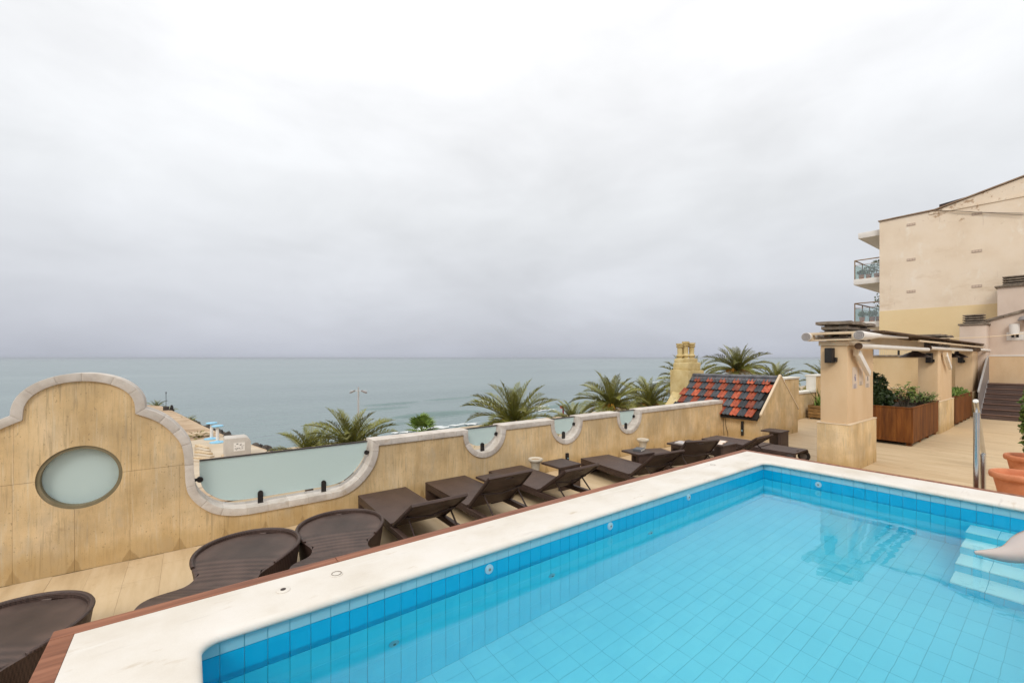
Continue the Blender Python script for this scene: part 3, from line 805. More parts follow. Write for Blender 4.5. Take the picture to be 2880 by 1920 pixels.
# body of the building under the terrace
mb = MB().box((-6, -8, GND_Z), (30, 6.5, -.80))
mb.box((-6, -8, -.797), (-.45, 6.5, -.05)).box((7.3, -8, -.797), (30, 6.5, -.05)).box((-.447, -8, -.797), (7.297, -.9, -.05)).box((-.447, 3.3, -.797), (7.297, 6.5, -.05))
hb = thing('hotel_building', 'hotel building that carries the roof terrace', 'building', (12, 0, GND_Z))
build('wall', mb, 'plaster_ochre', hb)
# stone slabs
SW, SLN, GAP = .29, .62, .0012
slabs = []
POOL_OUT = (-.62, 7.47, -1.1, 3.486)
nu, nv = int(32 / SW), int(14.4 / SLN)
for i in range(nu):
    u0 = -4.0 + i * SW
    for j in range(nv + 1):
        v0 = 6.255 - (j + 1) * SLN + (.31 if i % 2 else 0)
        v1 = v0 + SLN
        if v0 > 6.25: continue
        v1 = min(v1, 6.262)
        if u0 > 23.2 and v0 < 2.4: continue
        if u0 + SW > POOL_OUT[0] + .03 and u0 < POOL_OUT[1] - .03 and v1 > POOL_OUT[2] + .03 and v0 < POOL_OUT[3] - .03: continue
        slabs.append((u0, v0, v1))
def slab_area(s_):
    u0, v0, v1 = s_
    ps = [proj((u, v, 0)) for u, v in ((u0, v0), (u0 + SW, v0), (u0 + SW, v1), (u0, v1))]
    if any(p is None for p in ps): return 0
    cx_, cy_ = sum(p[0] for p in ps) / 4, sum(p[1] for p in ps) / 4
    if not (-60 < cx_ < 2940 and 1006 < cy_ < 1960): return 0
    um, vm = u0 + SW / 2, (v0 + v1) / 2
    # hidden behind the raised pool?
    for t in [i / 40 for i in range(1, 40)]:
        u, v, z = um * t, vm * t, CAM_H * (1 - t)
        if POOL_OUT[0] < u < POOL_OUT[1] and POOL_OUT[2] < v < POOL_OUT[3] and z < .66: return 0
    return abs(sum(ps[i][0] * ps[(i + 1) % 4][1] - ps[(i + 1) % 4][0] * ps[i][1] for i in range(4))) / 2
slabs.sort(key=slab_area, reverse=True)
SM = {}
for s_ in slabs[:300]:
    u0, v0, v1 = s_
    ln = round(v1 - v0, 3)
    if ln not in SM:
        SM[ln] = mesh_only('paving_slab', MB().box((GAP / 2, GAP / 2, -.03), (SW - GAP / 2, ln - GAP / 2, 0)), 'deck', smooth=0, bevel=.0005)
    share('paving_slab', SM[ln], deck, (u0, v0, random.uniform(-.0008, .0008)))
mb = MB()
for u0, v0, v1 in slabs[300:]:
    mb.box((u0 + GAP / 2, v0 + GAP / 2, -.03), (u0 + SW - GAP / 2, v1 - GAP / 2, 0))
tag(build('paving', mb, 'deck', deck, smooth=0, recalc=False), kind='stuff')

# ------------------------------------------------------------------ the curved sea parapet
def smooth_path(pts, it=2):
    for _ in range(it):
        q = [pts[0]]
        for a, b in zip(pts, pts[1:]):
            q += [(a[0] * .75 + b[0] * .25, a[1] * .75 + b[1] * .25), (a[0] * .25 + b[0] * .75, a[1] * .25 + b[1] * .75)]
        q.append(pts[-1]); pts = q
    return pts
DC = -.8875
dome = [(DC + .5 * math.cos(R(a)) * 1.0, 1.64 + .403 * math.sin(R(a))) for a in range(180, -1, -6)]
dome = [(DC + .4995 * math.cos(R(a)), 1.645 + .40 * math.sin(R(a)) ** .9 if a not in (0, 180) else 1.645) for a in range(180, -1, -6)]
should = smooth_path([(-.388, 1.645), (-.28, 1.591), (-.175, 1.509), (-.087, 1.402), (-.017, 1.294), (.018, 1.205), (.039, 1.072), (.045, .95), (.05, .78), (.065, .675), (.10, .60), (.16, .522), (.24, .447), (.32, .40), (.42, .366), (.55, .347), (.75, .345)], 2)
rightc = smooth_path([(1.45, .345), (1.6, .347), (1.72, .362), (1.82, .40), (1.926, .47), (2.034, .583), (2.1, .685), (2.137, .805), (2.145, .9), (2.145, 1.0)], 2)
mir = lambda q: [(2 * DC - a, b) for a, b in reversed(q)]
OUT = [(-5.2, 1.0)] + mir(rightc) + mir(should)[:-1] + dome + should[1:] + rightc
NOTCH = (4.10, 6.05, 8.01)
for c in NOTCH:
    OUT += [(c - .35, 1.0), (c - .35, .915)] + [(c + .35 * math.cos(R(a)), .915 - .345 * math.sin(R(a))) for a in range(172, 0, -8)] + [(c + .35, .915), (c + .35, 1.0)]
OUT.append((WALL_END, 1.0))
def dedup(q):
    r_ = [q[0]]
    for p in q[1:]:
        if math.hypot(p[0] - r_[-1][0], p[1] - r_[-1][1]) > 1e-4: r_.append(p)
    return r_
OUT = dedup(OUT)
# densify long straights so the stones can be cut anywhere
def dens(q, step=.055):
    r_ = [q[0]]
    for a, b in zip(q, q[1:]):
        n = max(1, int(math.hypot(b[0] - a[0], b[1] - a[1]) / step))
        r_ += [(a[0] + (b[0] - a[0]) * i / n, a[1] + (b[1] - a[1]) * i / n) for i in range(1, n + 1)]
    return r_
OUT = dens(OUT)
CT = .085
INN = []; corner = []
for i, p in enumerate(OUT):
    a = OUT[max(0, i - 1)]; b = OUT[min(len(OUT) - 1, i + 1)]
    d1 = Vector((p[0] - a[0], p[1] - a[1])) if i else Vector((b[0] - p[0], b[1] - p[1]))
    d2 = Vector((b[0] - p[0], b[1] - p[1])) if i < len(OUT) - 1 else d1.copy()
    d1.normalize(); d2.normalize()
    n1_ = Vector((d1.y, -d1.x)); n2_ = Vector((d2.y, -d2.x)); m_ = (n1_ + n2_).normalized()
    k = CT / max(.5, m_.dot(n1_))
    INN.append((p[0] + m_.x * k, p[1] + m_.y * k)); corner.append(d1.dot(d2) < .85)
for i in range(1, len(OUT) - 1):
    if corner[i]:
        d1 = Vector(OUT[i]) - Vector(OUT[i - 1]); d2 = Vector(OUT[i + 1]) - Vector(OUT[i])
        if d1.x * d2.y - d1.y * d2.x < 0:            # turns towards the wall: the inner line must not fold back
            for st_ in (-1, 1):
                j = i + st_; acc_ = 0
                while 0 <= j < len(OUT):
                    acc_ += math.hypot(OUT[j][0] - OUT[j - st_][0], OUT[j][1] - OUT[j - st_][1])
                    if acc_ > CT * 1.02: break
                    INN[j] = INN[i]; j += st_
wall = thing('sea_parapet', 'long travertine parapet with curved gable and pale stone coping', 'wall', (4, VW, 0))
# coping stones
cut = [0]; acc = 0; rn = random.Random(4); tgt = rn.uniform(.17, .24)
for i in range(1, len(OUT)):
    acc += math.hypot(OUT[i][0] - OUT[i - 1][0], OUT[i][1] - OUT[i - 1][1])
    if corner[i] or acc >= tgt or i == len(OUT) - 1:
        if corner[i] and acc < .07 and len(cut) > 1: cut.pop()
        cut.append(i); acc = 0; tgt = rn.uniform(.17, .24)
for a, b in zip(cut, cut[1:]):
    idx = list(range(a, b + 1))
    o_, i_ = [Vector(OUT[k]) for k in idx], [Vector(INN[k]) for k in idx]
    def shrink(q):
        q = [w.copy() for w in q]
        d = (q[1] - q[0]) ; d = d.normalized() * .0022 if d.length > 1e-6 else d * 0; q[0] += d
        d = (q[-2] - q[-1]); d = d.normalized() * .0022 if d.length > 1e-6 else d * 0; q[-1] += d
        return q
    o_, i_ = shrink(o_), shrink(i_)
    vf, vb = VW - .022 + rn.uniform(-.002, .002), VW + .275
    n = len(o_); mb = MB()
    vv = [(w.x, vf, w.y) for w in o_] + [(w.x, vf, w.y) for w in i_] + [(w.x, vb, w.y) for w in o_] + [(w.x, vb, w.y) for w in i_]
    ff = []
    for k in range(n - 1):
        ff += [(k, k + 1, n + k + 1, n + k), (2 * n + k + 1, 2 * n + k, 3 * n + k, 3 * n + k + 1), (k + 1, k, 2 * n + k, 2 * n + k + 1), (n + k, n + k + 1, 3 * n + k + 1, 3 * n + k)]
    ff += [(0, n, 3 * n, 2 * n), (n - 1, 2 * n + n - 1, 3 * n + n - 1, n + n - 1)]
    mb.add(vv, ff)
    build('coping_stone', mb, 'coping_stone', wall, bevel=.004, smooth=40)
mo, mi_ = [], []
for (ox, oz), (ix, iz) in zip(OUT, INN):
    mo.append((ox + (ix - ox) * .035, oz + (iz - oz) * .035)); mi_.append((ix + (ox - ix) * .035, iz + (oz - iz) * .035))
n = len(mo); mb = MB(); vf, vb = VW - .0175, VW + .271
mb.add([(a, vf, b) for a, b in mo] + [(a, vf, b) for a, b in mi_] + [(a, vb, b) for a, b in mo] + [(a, vb, b) for a, b in mi_],
       [q for k in range(n - 1) for q in ((k, k + 1, n + k + 1, n + k), (2 * n + k + 1, 2 * n + k, 3 * n + k, 3 * n + k + 1), (k + 1, k, 2 * n + k, 2 * n + k + 1), (n + k, n + k + 1, 3 * n + k + 1, 3 * n + k))])
MT['mortar'] = material('pale_mortar', [(.52, .46, .385), (.62, .56, .48)], .9, 9)
build('mortar', mb, 'mortar', wall, smooth=40)
# cladding slabs: outline below the coping, cut along the joints
WC, WR = (-.90, .965), .325
def outline_bm(shift=0.0):
    bm = bmesh.new()
    low = dedup([(x, max(z, .02) - .001) for x, z in INN])
    pts = low + [(WALL_END, 0.0), (-5.2, 0.0)]
    pts = dedup(pts)
    vs1 = [bm.verts.new((x, VW, z)) for x, z in pts]
    es = [bm.edges.new((vs1[i], vs1[(i + 1) % len(vs1)])) for i in range(len(vs1))]
    hole = [bm.verts.new((WC[0] + WR * math.cos(R(a)), VW, WC[1] + WR * math.sin(R(a)))) for a in range(0, 360, 5)]
    es += [bm.edges.new((hole[i], hole[(i + 1) % len(hole)])) for i in range(len(hole))]
    bmesh.ops.triangle_fill(bm, use_beauty=True, use_dissolve=False, edges=es)
    return bm
base_bm = outline_bm()
def clad(x0, x1, z0, z1):
    bm = base_bm.copy()
    for co, no in (((x0, 0, 0), (-1, 0, 0)), ((x1, 0, 0), (1, 0, 0)), ((0, 0, z0), (0, 0, -1)), ((0, 0, z1), (0, 0, 1))):
        g = list(bm.verts) + list(bm.edges) + list(bm.faces)
        if not bm.faces: break
        bmesh.ops.bisect_plane(bm, geom=g, dist=1e-6, plane_co=co, plane_no=no, clear_outer=True)
    if not bm.faces: bm.free(); return
    bmesh.ops.dissolve_limit(bm, angle_limit=.01, verts=bm.verts, edges=bm.edges)
    ret = bmesh.ops.extrude_face_region(bm, geom=list(bm.faces))
    for e in ret['geom']:
        if isinstance(e, bmesh.types.BMVert): e.co.y += .03
    bmesh.ops.recalc_face_normals(bm, faces=bm.faces)
    dy = random.uniform(-.001, .001); off = rootloc(wall)
    for v in bm.verts: v.co -= off; v.co.y += dy
    me = bpy.data.meshes.new('cladding_slab'); bm.to_mesh(me); bm.free()
    me.materials.append(MT['travertine'])
    share('cladding_slab', me, wall)
JG = .0008
xs_low = [-5.2] + [-1.375 - .43 * k for k in range(8, 0, -1)] + [-1.375 + .43 * k for k in range(0, 32)]
xs_low = [x for x in xs_low if x < WALL_END - .1] + [WALL_END]
for a, b in zip(xs_low, xs_low[1:]): clad(a + JG, b - JG, 0, .968)
xs_up = [-2.6, -2.225, -1.365, -.505, .36]
for a, b in zip(xs_up, xs_up[1:]): clad(a + JG, b - JG, .971, 3)
bm = base_bm.copy()
ret = bmesh.ops.extrude_face_region(bm, geom=list(bm.faces))
for v in bm.verts: v.co.y += .031
for e in ret['geom']:
    if isinstance(e, bmesh.types.BMVert): e.co.y += .215
off = rootloc(wall)
bmesh.ops.recalc_face_normals(bm, faces=bm.faces)
for v in bm.verts: v.co -= off
me = bpy.data.meshes.new('core'); bm.to_mesh(me); bm.free(); me.materials.append(MT['trav_core'])
share('core', me, wall); base_bm.free()
# round window
rw = thing('round_window', 'round frosted window in the curved gable of the parapet', 'window', (WC[0], VW, WC[1]))
def ring(r0, r1, y0, y1, n=72, cx_=WC[0], cz_=WC[1]):
    mb = MB(); vv = []
    for y in (y0, y1):
        for r_ in (r0, r1):
            vv += [(cx_ + r_ * math.cos(6.28318 * k / n), y, cz_ + r_ * math.sin(6.28318 * k / n)) for k in range(n)]
    ff = []
    for k in range(n):
        m_ = (k + 1) % n
        ff += [(k, m_, n + m_, n + k), (2 * n + m_, 2 * n + k, 3 * n + k, 3 * n + m_), (m_, k, 2 * n + k, 2 * n + m_), (n + k, n + m_, 3 * n + m_, 3 * n + k)]
    return mb.add(vv, ff)
MT['reveal'] = material('reveal_shade', [(.17, .145, .085), (.24, .20, .125)], .8, 6)  # shade inside the window reveal, put into the ring's dark colour
build('frame', ring(.293, WR - .001, VW + .012, VW + .24), 'reveal', rw, smooth=40)
n = 72
build('pane', MB().prism([(WC[0] + .2925 * math.cos(6.28318 * k / n), WC[1] + .2925 * math.sin(6.28318 * k / n)) for k in range(n)], VW + .085, VW + .097, 'y'), 'frosted', rw, smooth=0)

# frosted glass screens
GV = VW + .13
def screen(name, label, poly, rail, brackets, clamps, group=None):
    t = thing(name, label, 'glass screen', (sum(p[0] for p in poly) / len(poly), GV, min(p[1] for p in poly)), 0, group)
    build('pane', MB().prism(poly, GV, GV + .012, 'y'), 'frosted', t, smooth=0)
    build('top_rail', MB().box((rail[0], GV - .014, rail[2] - .003), (rail[1], GV + .026, rail[2] + .011)), 'darkmetal', t, bevel=.003)
    for (x, z0, z1) in brackets:
        mb = MB()
        w = .03 if len(brackets) > 1 else .034
        pr = [(x - w, z0), (x + w, z0), (x + w, z1 - w)] + [(x + w * math.cos(R(a)), z1 - w + w * math.sin(R(a))) for a in range(20, 180, 20)] + [(x - w, z1 - w)]
        mb.prism(pr, GV - .03, GV - .002, 'y'); build('bracket', mb, 'blackmetal', t)
    for (x, z, s_) in clamps:
        mb = MB().prism([(x + .032 * math.cos(R(a)), z + .032 * math.sin(R(a))) for a in range(0, 360, 24)], GV - .025, GV + .03, 'y')
        mb.box((min(x, x + s_ * .06), GV - .012, z - .015), (max(x, x + s_ * .06), GV + .018, z + .015))
        build('clamp', mb, 'blackmetal', t)
    return t
gp = smooth_path([(.10, .968), (.10, .8), (.115, .69), (.15, .60), (.22, .53), (.31, .465), (.42, .428), (.55, .415), (.75, .412)], 2) + \
     smooth_path([(1.45, .41), (1.62, .415), (1.72, .43), (1.80, .465), (1.90, .535), (1.99, .64), (2.055, .74), (2.095, .84), (2.112, .968)], 2)
screen('wide_glass_screen', 'wide frosted glass panel with dark top rail in the big curved opening', gp, (.10, 2.11, .968), ((.735, .345, .50), (1.50, .345, .50)), ((.105, .745, -1), (2.095, .81, 1)))
gl = ('frosted half moon glass in the parapet notch nearest the wide glass panel', 'frosted half moon glass in the middle parapet notch', 'frosted half moon glass in the parapet notch nearest the tiled roof')
for k, c in enumerate(NOTCH):
    poly = [(c - .325, .985), (c - .325, .915)] + [(c + .325 * math.cos(R(a)), .935 - .27 * math.sin(R(a))) for a in range(170, 5, -10)] + [(c + .325, .915), (c + .325, .985)]
    screen('half_moon_screen', gl[k], poly, (c - .345, c + .345, .985), ((c + .02, .571, .715),), ((c - .315, .80, -1), (c + .315, .84, 1)), 'half moon glass screens in the parapet')
# mirrored opening beyond the frame edge: its screen
gp2 = [(2 * DC - a, b) for a, b in reversed(gp)]

# =================================================================== THE POOL
PU0, PU1, PV0, PV1 = .02, 6.90, -.35, 2.93      # tiled inside faces
RIM_Z, WAT_Z, FLOOR_Z = .665, .41, -.64
pool = thing('swimming_pool', 'raised blue tiled swimming pool with white stone rim', 'pool', (3.4, 1.2, 0))
# shell behind the tiles (grout colour)
mb = MB()
g = .006
def quad(a, b, c, d): mb.add([a, b, c, d], [(0, 1, 2, 3)])
x0, x1, y0, y1, zb, zt = PU0 - g, PU1 + g, PV0 - g, PV1 + g, FLOOR_Z - g, RIM_Z - .03
quad((x0, y0, zb), (x1, y0, zb), (x1, y1, zb), (x0, y1, zb))
quad((x0, y1, zb), (x1, y1, zb), (x1, y1, zt), (x0, y1, zt))
quad((x1, y1, zb), (x1, y0, zb), (x1, y0, zt), (x1, y1, zt))
quad((x1, y0, zb), (x0, y0, zb), (x0, y0, zt), (x1, y0, zt))
quad((x0, y0, zb), (x0, y1, zb), (x0, y1, zt), (x0, y0, zt))
build('basin', mb, 'grout', pool, smooth=0)
TW, TH, TG = .1193, .244, .0034
BAND_T = .532
rows = [(RIM_Z - .03, BAND_T, 'tile_light'), (BAND_T, BAND_T - .20, 'tile_dark')]
z = BAND_T - .20
while z > FLOOR_Z + .02:
    rows.append((z, max(z - TH, FLOOR_Z), 'tile_wall')); z -= TH
tiles = []       # (kind, mesh-key, loc, centre)
def add_wall(along, fixed, lo, hi, face):
    n = round((hi - lo) / TW); w = (hi - lo) / n
    for i in range(n):
        a = lo + i * w
        for (zt_, zb_, mt) in rows:
            c = (a + w / 2, fixed, (zt_ + zb_) / 2) if along == 'u' else (fixed, a + w / 2, (zt_ + zb_) / 2)
            tiles.append((along + face, round(w, 4), round(zt_ - zb_, 4), mt, c))
add_wall('u', PV1, PU0, PU1, '+'); add_wall('v', PU1, PV0, PV1, '+'); add_wall('u', PV0, PU0, PU1, '-'); add_wall('v', PU0, PV0, PV1, '-')
nfu, nfv = round((PU1 - PU0) / (2 * TW)), round((PV1 - PV0) / TW)
fw, fv = (PU1 - PU0) / nfu, (PV1 - PV0) / nfv
for i in range(nfu):
    for j in range(nfv):
        tiles.append(('floor', round(fw, 4), round(fv, 4), 'tile_floor', (PU0 + (i + .5) * fw, PV0 + (j + .5) * fv, FLOOR_Z)))
def tile_box(t):
    k, w, h, mt, c = t; a = TG / 2 * (.62 if t[0] == 'floor' else 1); d = .005
    if k == 'floor': return (-w / 2 + a, -h / 2 + a, -d), (w / 2 - a, h / 2 - a, 0)
    if k == 'u+': return (-w / 2 + a, 0, -h / 2 + a), (w / 2 - a, d, h / 2 - a)
    if k == 'u-': return (-w / 2 + a, -d, -h / 2 + a), (w / 2 - a, 0, h / 2 - a)
    if k == 'v+': return (0, -w / 2 + a, -h / 2 + a), (d, w / 2 - a, h / 2 - a)
    return (-d, -w / 2 + a, -h / 2 + a), (0, w / 2 - a, h / 2 - a)
def tile_px(t):
    k, w, h, mt, c = t
    if k in ('u-', 'v-'): return 0
    lo_, hi_ = tile_box(t)
    e = ((w, 0, 0), (0, h, 0)) if k == 'floor' else ((w, 0, 0), (0, 0, h)) if k[0] == 'u' else ((0, w, 0), (0, 0, h))
    ps = [proj(tuple(Vector(c) + Vector(e[0]) * a + Vector(e[1]) * b)) for a, b in ((-.5, -.5), (.5, -.5), (.5, .5), (-.5, .5))]
    if any(p is None for p in ps): return 0
    if not all(-20 < p[0] < 2900 and 0 < p[1] < 1940 for p in ps): return 0
    ar = abs(sum(ps[i][0] * ps[(i + 1) % 4][1] - ps[(i + 1) % 4][0] * ps[i][1] for i in range(4))) / 2
    return ar * (.5 if c[2] < WAT_Z else 1)
tiles.sort(key=tile_px, reverse=True)
TMS = {}; po = rootloc(pool)
for t in tiles[:300]:
    key = t[:4]
    if key not in TMS:
        lo_, hi_ = tile_box(t); TMS[key] = mesh_only('tile', MB().box(lo_, hi_), t[3], smooth=0, bevel=.0012)
    share('tile', TMS[key], pool, Vector(t[4]) - po)
rest = {}
for t in tiles[300:]:
    lo_, hi_ = tile_box(t); c = t[4]
    rest.setdefault(t[3], MB()).box(tuple(Vector(lo_) + Vector(c)), tuple(Vector(hi_) + Vector(c)))
for mt, mb in rest.items():
    tag(build('tile_field', mb, mt, pool, smooth=0, recalc=False), kind='stuff')
# water
mb = MB(); nxw, nyw = 4, 4
build('water', MB().add([(PU0 - .003, PV0 - .003, WAT_Z), (PU1 + .003, PV0 - .003, WAT_Z), (PU1 + .003, PV1 + .003, WAT_Z), (PU0 - .003, PV1 + .003, WAT_Z)], [(0, 1, 2, 3)]), 'pool_water', pool, smooth=0, recalc=False)
# rim: a ring with a rolled inner nose, swept round a rectangle with rounded corners
def rrect(u0, u1, v0, v1, r_, k=6):
    q = []
    for (cx_, cy_, a0) in ((u1 - r_, v1 - r_, 0), (u0 + r_, v1 - r_, 90), (u0 + r_, v0 + r_, 180), (u1 - r_, v0 + r_, 270)):
        q += [(cx_ + r_ * math.cos(R(a0 + 90 * i / k)), cy_ + r_ * math.sin(R(a0 + 90 * i / k))) for i in range(k + 1)]
    return q
RU0, RU1, RV0, RV1 = -.51, 7.37, -1.0, 3.386   # outer edge of the white rim
NU0, NU1, NV0, NV1 = .05, 6.87, -.32, 2.90     # nose line
prof = [(-.045, -.052), (-.012, -.052), (0.0, -.045), (.004, -.034), (.002, -.022), (-.006, -.011), (-.02, -.003), (-.04, 0.0), (-.10, .002), (-.3, .001)]  # (towards the water, height)
loops = []
for d, hz in prof:
    rr_ = max(.02, .10 - d)
    loops.append([(x, y, RIM_Z + hz) for x, y in rrect(NU0 + d, NU1 - d, NV0 + d, NV1 - d, rr_, 8)])
outer = []
for (x, y) in rrect(NU0 - .3, NU1 + .3, NV0 - .3, NV1 + .3, .4, 8):
    pass
nL = len(loops[0])
outl = []
for (x, y, _z) in loops[-1]:
    # push each loop point out to the outer rectangle along its own direction
    ox = RU0 if x < NU0 else RU1 if x > NU1 else x
    oy = RV0 if y < NV0 else RV1 if y > NV1 else y
    outl.append((ox, oy, RIM_Z))
loops += [outl, [(x, y, RIM_Z - .07) for x, y, _ in outl]]
mb = MB()
for lp in loops: mb.add(lp, [])
mb.f = [(r_ * nL + i, r_ * nL + (i + 1) % nL, (r_ + 1) * nL + (i + 1) % nL, (r_ + 1) * nL + i) for r_ in range(len(loops) - 1) for i in range(nL)]
# drop faces that collapsed in the square corners
seen = []
for fct in mb.f:
    pts = []
    for i in fct:
        if mb.v[i] not in [mb.v[j] for j in pts]: pts.append(i)
    if len(pts) >= 3: seen.append(tuple(pts))
mb.f = seen
build('rim', mb, 'pool_rim', pool, smooth=50)
# timber edging round the rim, one board per run, and boarded sides below it
WB = .10
def edging(a, b, name='edging_board'):
    build(name, MB().box(a, b), 'rim_wood', pool, bevel=.006)
ez0, ez1 = RIM_Z - .12, RIM_Z + .002
for k, (s0, s1) in enumerate(((RU0 - WB, .9), (.903, 3.4), (3.403, 5.9), (5.903, RU1 + WB))):
    edging((s0, RV1 + .001, ez0), (s1, RV1 + WB, ez1))
for s0, s1 in ((RV0 - WB, 1.3), (1.303, RV1 - .001)):
    edging((RU0 - WB, s0, ez0), (RU0 - .001, s1, ez1)); edging((RU1 + .001, s0, ez0), (RU1 + WB, s1, ez1))
edging((RU0 - .0005, RV0 - WB, ez0), (RU1 + .0005, RV0 - .001, ez1))
bm_ = mesh_only('side_board', MB().box((0, 0, 0), (.138, .02, RIM_Z - .122)), 'rim_wood', bevel=.003)
for i in range(int((RU1 - RU0 + 2 * WB) / .141)):
    share('side_board', bm_, pool, Vector((RU0 - WB + .01 + i * .141, RV1 + WB - .04, 0)) - po)
for i in range(int((RV1 - RV0) / .141)):
    share('side_board', bm_, pool, Vector((RU1 + WB - .02, RV0 + i * .141, 0)) - po, (0, 0, R(90)))
    share('side_board', bm_, pool, Vector((RU0 - WB + .04, RV0 + i * .141, 0)) - po, (0, 0, R(90)))
# underwater steps in the far corner, descending towards the near end
sv0, sv1 = PV0 + .001, .79
tread_z = [.24, .0, -.24, -.46]
st_n = 4; dep = .30
for i, tz in enumerate(tread_z):
    ua, ub = PU1 - (i + 1) * dep, PU1 - i * dep - .001
    sp = build('step', MB().box((ua, sv0, FLOOR_Z - .005), (ub, sv1, tz - .007)), 'grout', pool, bevel=.004)
    nt_ = round((sv1 - sv0) / (2 * TW)); w = (sv1 - sv0) / nt_
    m_ = MB()
    for j in range(nt_):
        m_.box((ua - .004, sv0 + j * w + .002, tz - .03), (ub - .002, sv0 + (j + 1) * w - .002, tz))
    build('tread_tiles', m_, 'tile_step', sp, bevel=.004)
    m_ = MB()
    for j in range(2 * nt_):
        m_.box((ua - .004, sv0 + j * w / 2 + .002, FLOOR_Z), (ua + .002, sv0 + (j + 1) * w / 2 - .002, tz - .033))
    m_.box((ua - .002, sv1 - .002, FLOOR_Z), (ub - .002, sv1 + .004, tz - .033))
    build('riser_tiles', m_, 'tile_wall', sp)
# return nozzles on the sea side wall
def nozzle(u, z_, fixed=PV1, along='u'):
    mb = MB()
    for r_, d0, d1 in ((.038, 0, .008), (.026, .008, .014)):
        q = [(r_ * math.cos(R(a)), r_ * math.sin(R(a))) for a in range(0, 360, 20)]
        if along == 'u': mb.prism([(u + a, z_ + b) for a, b in q], fixed - d1, fixed - d0, 'y')
        else: mb.prism([(u + a, z_ + b) for a, b in q], fixed - d1, fixed - d0, 'x')
    nz_ = build('return_nozzle', mb, 'nozzle', pool, smooth=30)
    q = [(.012 * math.cos(R(a)), .012 * math.sin(R(a))) for a in range(0, 360, 30)]
    m_ = MB()
    if along == 'u': m_.prism([(u + a, z_ + b) for a, b in q], fixed - .0165, fixed - .0145, 'y')
    else: m_.prism([(u + a, z_ + b) for a, b in q], fixed - .0165, fixed - .0145, 'x')
    build('outlet', m_, 'ink_grey', nz_, smooth=0)
for px, py in ((1375, 1599), (1715.5, 1478), (1936, 1397)):
    p = at_v(px, py, PV1); nozzle(p.x, p.z)
for px, zz in ((1108, -.02), (1551.5, -.02), (1829, -.02)):
    p = at_v(px, 1600, PV1); nozzle(p.x, zz)
p = at_u(2302, 1365, PU1); nozzle(p.y, .47, PU1, 'v')
# round lids set in the rim
for k, (px, py) in enumerate(((796.4, 1659.6), (946.4, 1615), (2005, 1308))):
    p = at_z(px, py, RIM_Z)
    lid = build('rim_lid', MB().lathe([(.042, -.01), (.042, .005), (.036, .008), (.01, .0085)], 24, Matrix.Translation((p.x, p.y, RIM_Z))), 'pool_rim', pool)
    if k == 0: build('lid_hole', MB().lathe([(.017, .008), (.017, .0098), (.01, .0098)], 16, Matrix.Translation((p.x, p.y, RIM_Z))), 'darkmetal', lid)
    else: build('lid_ring', ring(.030, .034, 0, .001, 24, 0, 0), 'concrete_cap', lid, world=False)
for o in [o for o in COL.objects if o.name.startswith('lid_ring')]:
    o.rotation_euler = (R(90), 0, 0); 
    k = [c for c in COL.objects if c is o.parent][0]
    bb_ = k.bound_box; cx_ = sum(b[0] for b in bb_) / 8; cy_ = sum(b[1] for b in bb_) / 8; cz_ = max(b[2] for b in bb_)
    o.location = (cx_, cy_, cz_ + .0012)
for o in list(COL.objects):
    if o.name.split('.')[0] in ('tread_tiles', 'riser_tiles'): tag(o, kind='stuff')

# water spout: pale duck-bill cascade on the land side of the pool
tip = at_z(2741, 1553, .98)
sp = thing('water_spout', 'pale smooth duckbill water spout reaching out over the pool', 'water spout', (tip.x + .55, -.62, RIM_Z))
mb = MB(); path = []
base = Vector((tip.x + .55, -.62, RIM_Z))
ctrl = [(0.0, base.x, base.y, RIM_Z, .09, .09), (.25, base.x, base.y, 1.02, .085, .085), (.42, base.x - .03, base.y + .12, 1.22, .10, .085), (.58, base.x - .14, base.y + .42, 1.20, .15, .085), (.78, base.x - .34, base.y + .76, 1.095, .135, .072), (.92, tip.x + .07, tip.y - .14, 1.01, .06, .040), (1.0, tip.x, tip.y, .982, .010, .008)]
def cat(p0, p1, p2, p3, t): return .5 * (2 * p1 + (p2 - p0) * t + (2 * p0 - 5 * p1 + 4 * p2 - p3) * t * t + (3 * p1 - p0 - 3 * p2 + p3) * t ** 3)
rows_ = []
for i in range(len(ctrl) - 1):
    a, b, c, d = ctrl[max(0, i - 1)], ctrl[i], ctrl[i + 1], ctrl[min(len(ctrl) - 1, i + 2)]
    for k in range(6):
        rows_.append([cat(a[q], b[q], c[q], d[q], k / 6) for q in range(1, 6)])
rows_.append(list(ctrl[-1][1:]))
nr = 16; vv = []
for i, rw_ in enumerate(rows_):
    p = Vector(rw_[:3]); p2 = Vector(rows_[min(i + 1, len(rows_) - 1)][:3]); p1 = Vector(rows_[max(0, i - 1)][:3])
    d = (p2 - p1).normalized(); side = d.cross(Vector((0, 0, 1)))
    if side.length < .2: side = Vector((1, 0, 0))
    side.normalize(); up = side.cross(d)
    for k in range(nr):
        a = 6.28318 * k / nr
        vv.append(p + side * math.cos(a) * max(.004, rw_[3]) + up * math.sin(a) * max(.004, rw_[4]) * (1 if math.sin(a) > 0 else 1.5))
mb.add(vv, [(i * nr + k, i * nr + (k + 1) % nr, (i + 1) * nr + (k + 1) % nr, (i + 1) * nr + k) for i in range(len(rows_) - 1) for k in range(nr)] + [tuple((len(rows_) - 1) * nr + k for k in range(nr))])
MT['spout'] = material('spout_lacquer', [(.43, .36, .325), (.48, .41, .375)], .25, 3, coat=.6)
build('neck', mb, 'spout', sp, smooth=60)
build('foot', MB().lathe([(.15, 0), (.15, .02), (.11, .03), (.10, .05)], 24, Matrix.Translation(base)), 'chrome', sp)

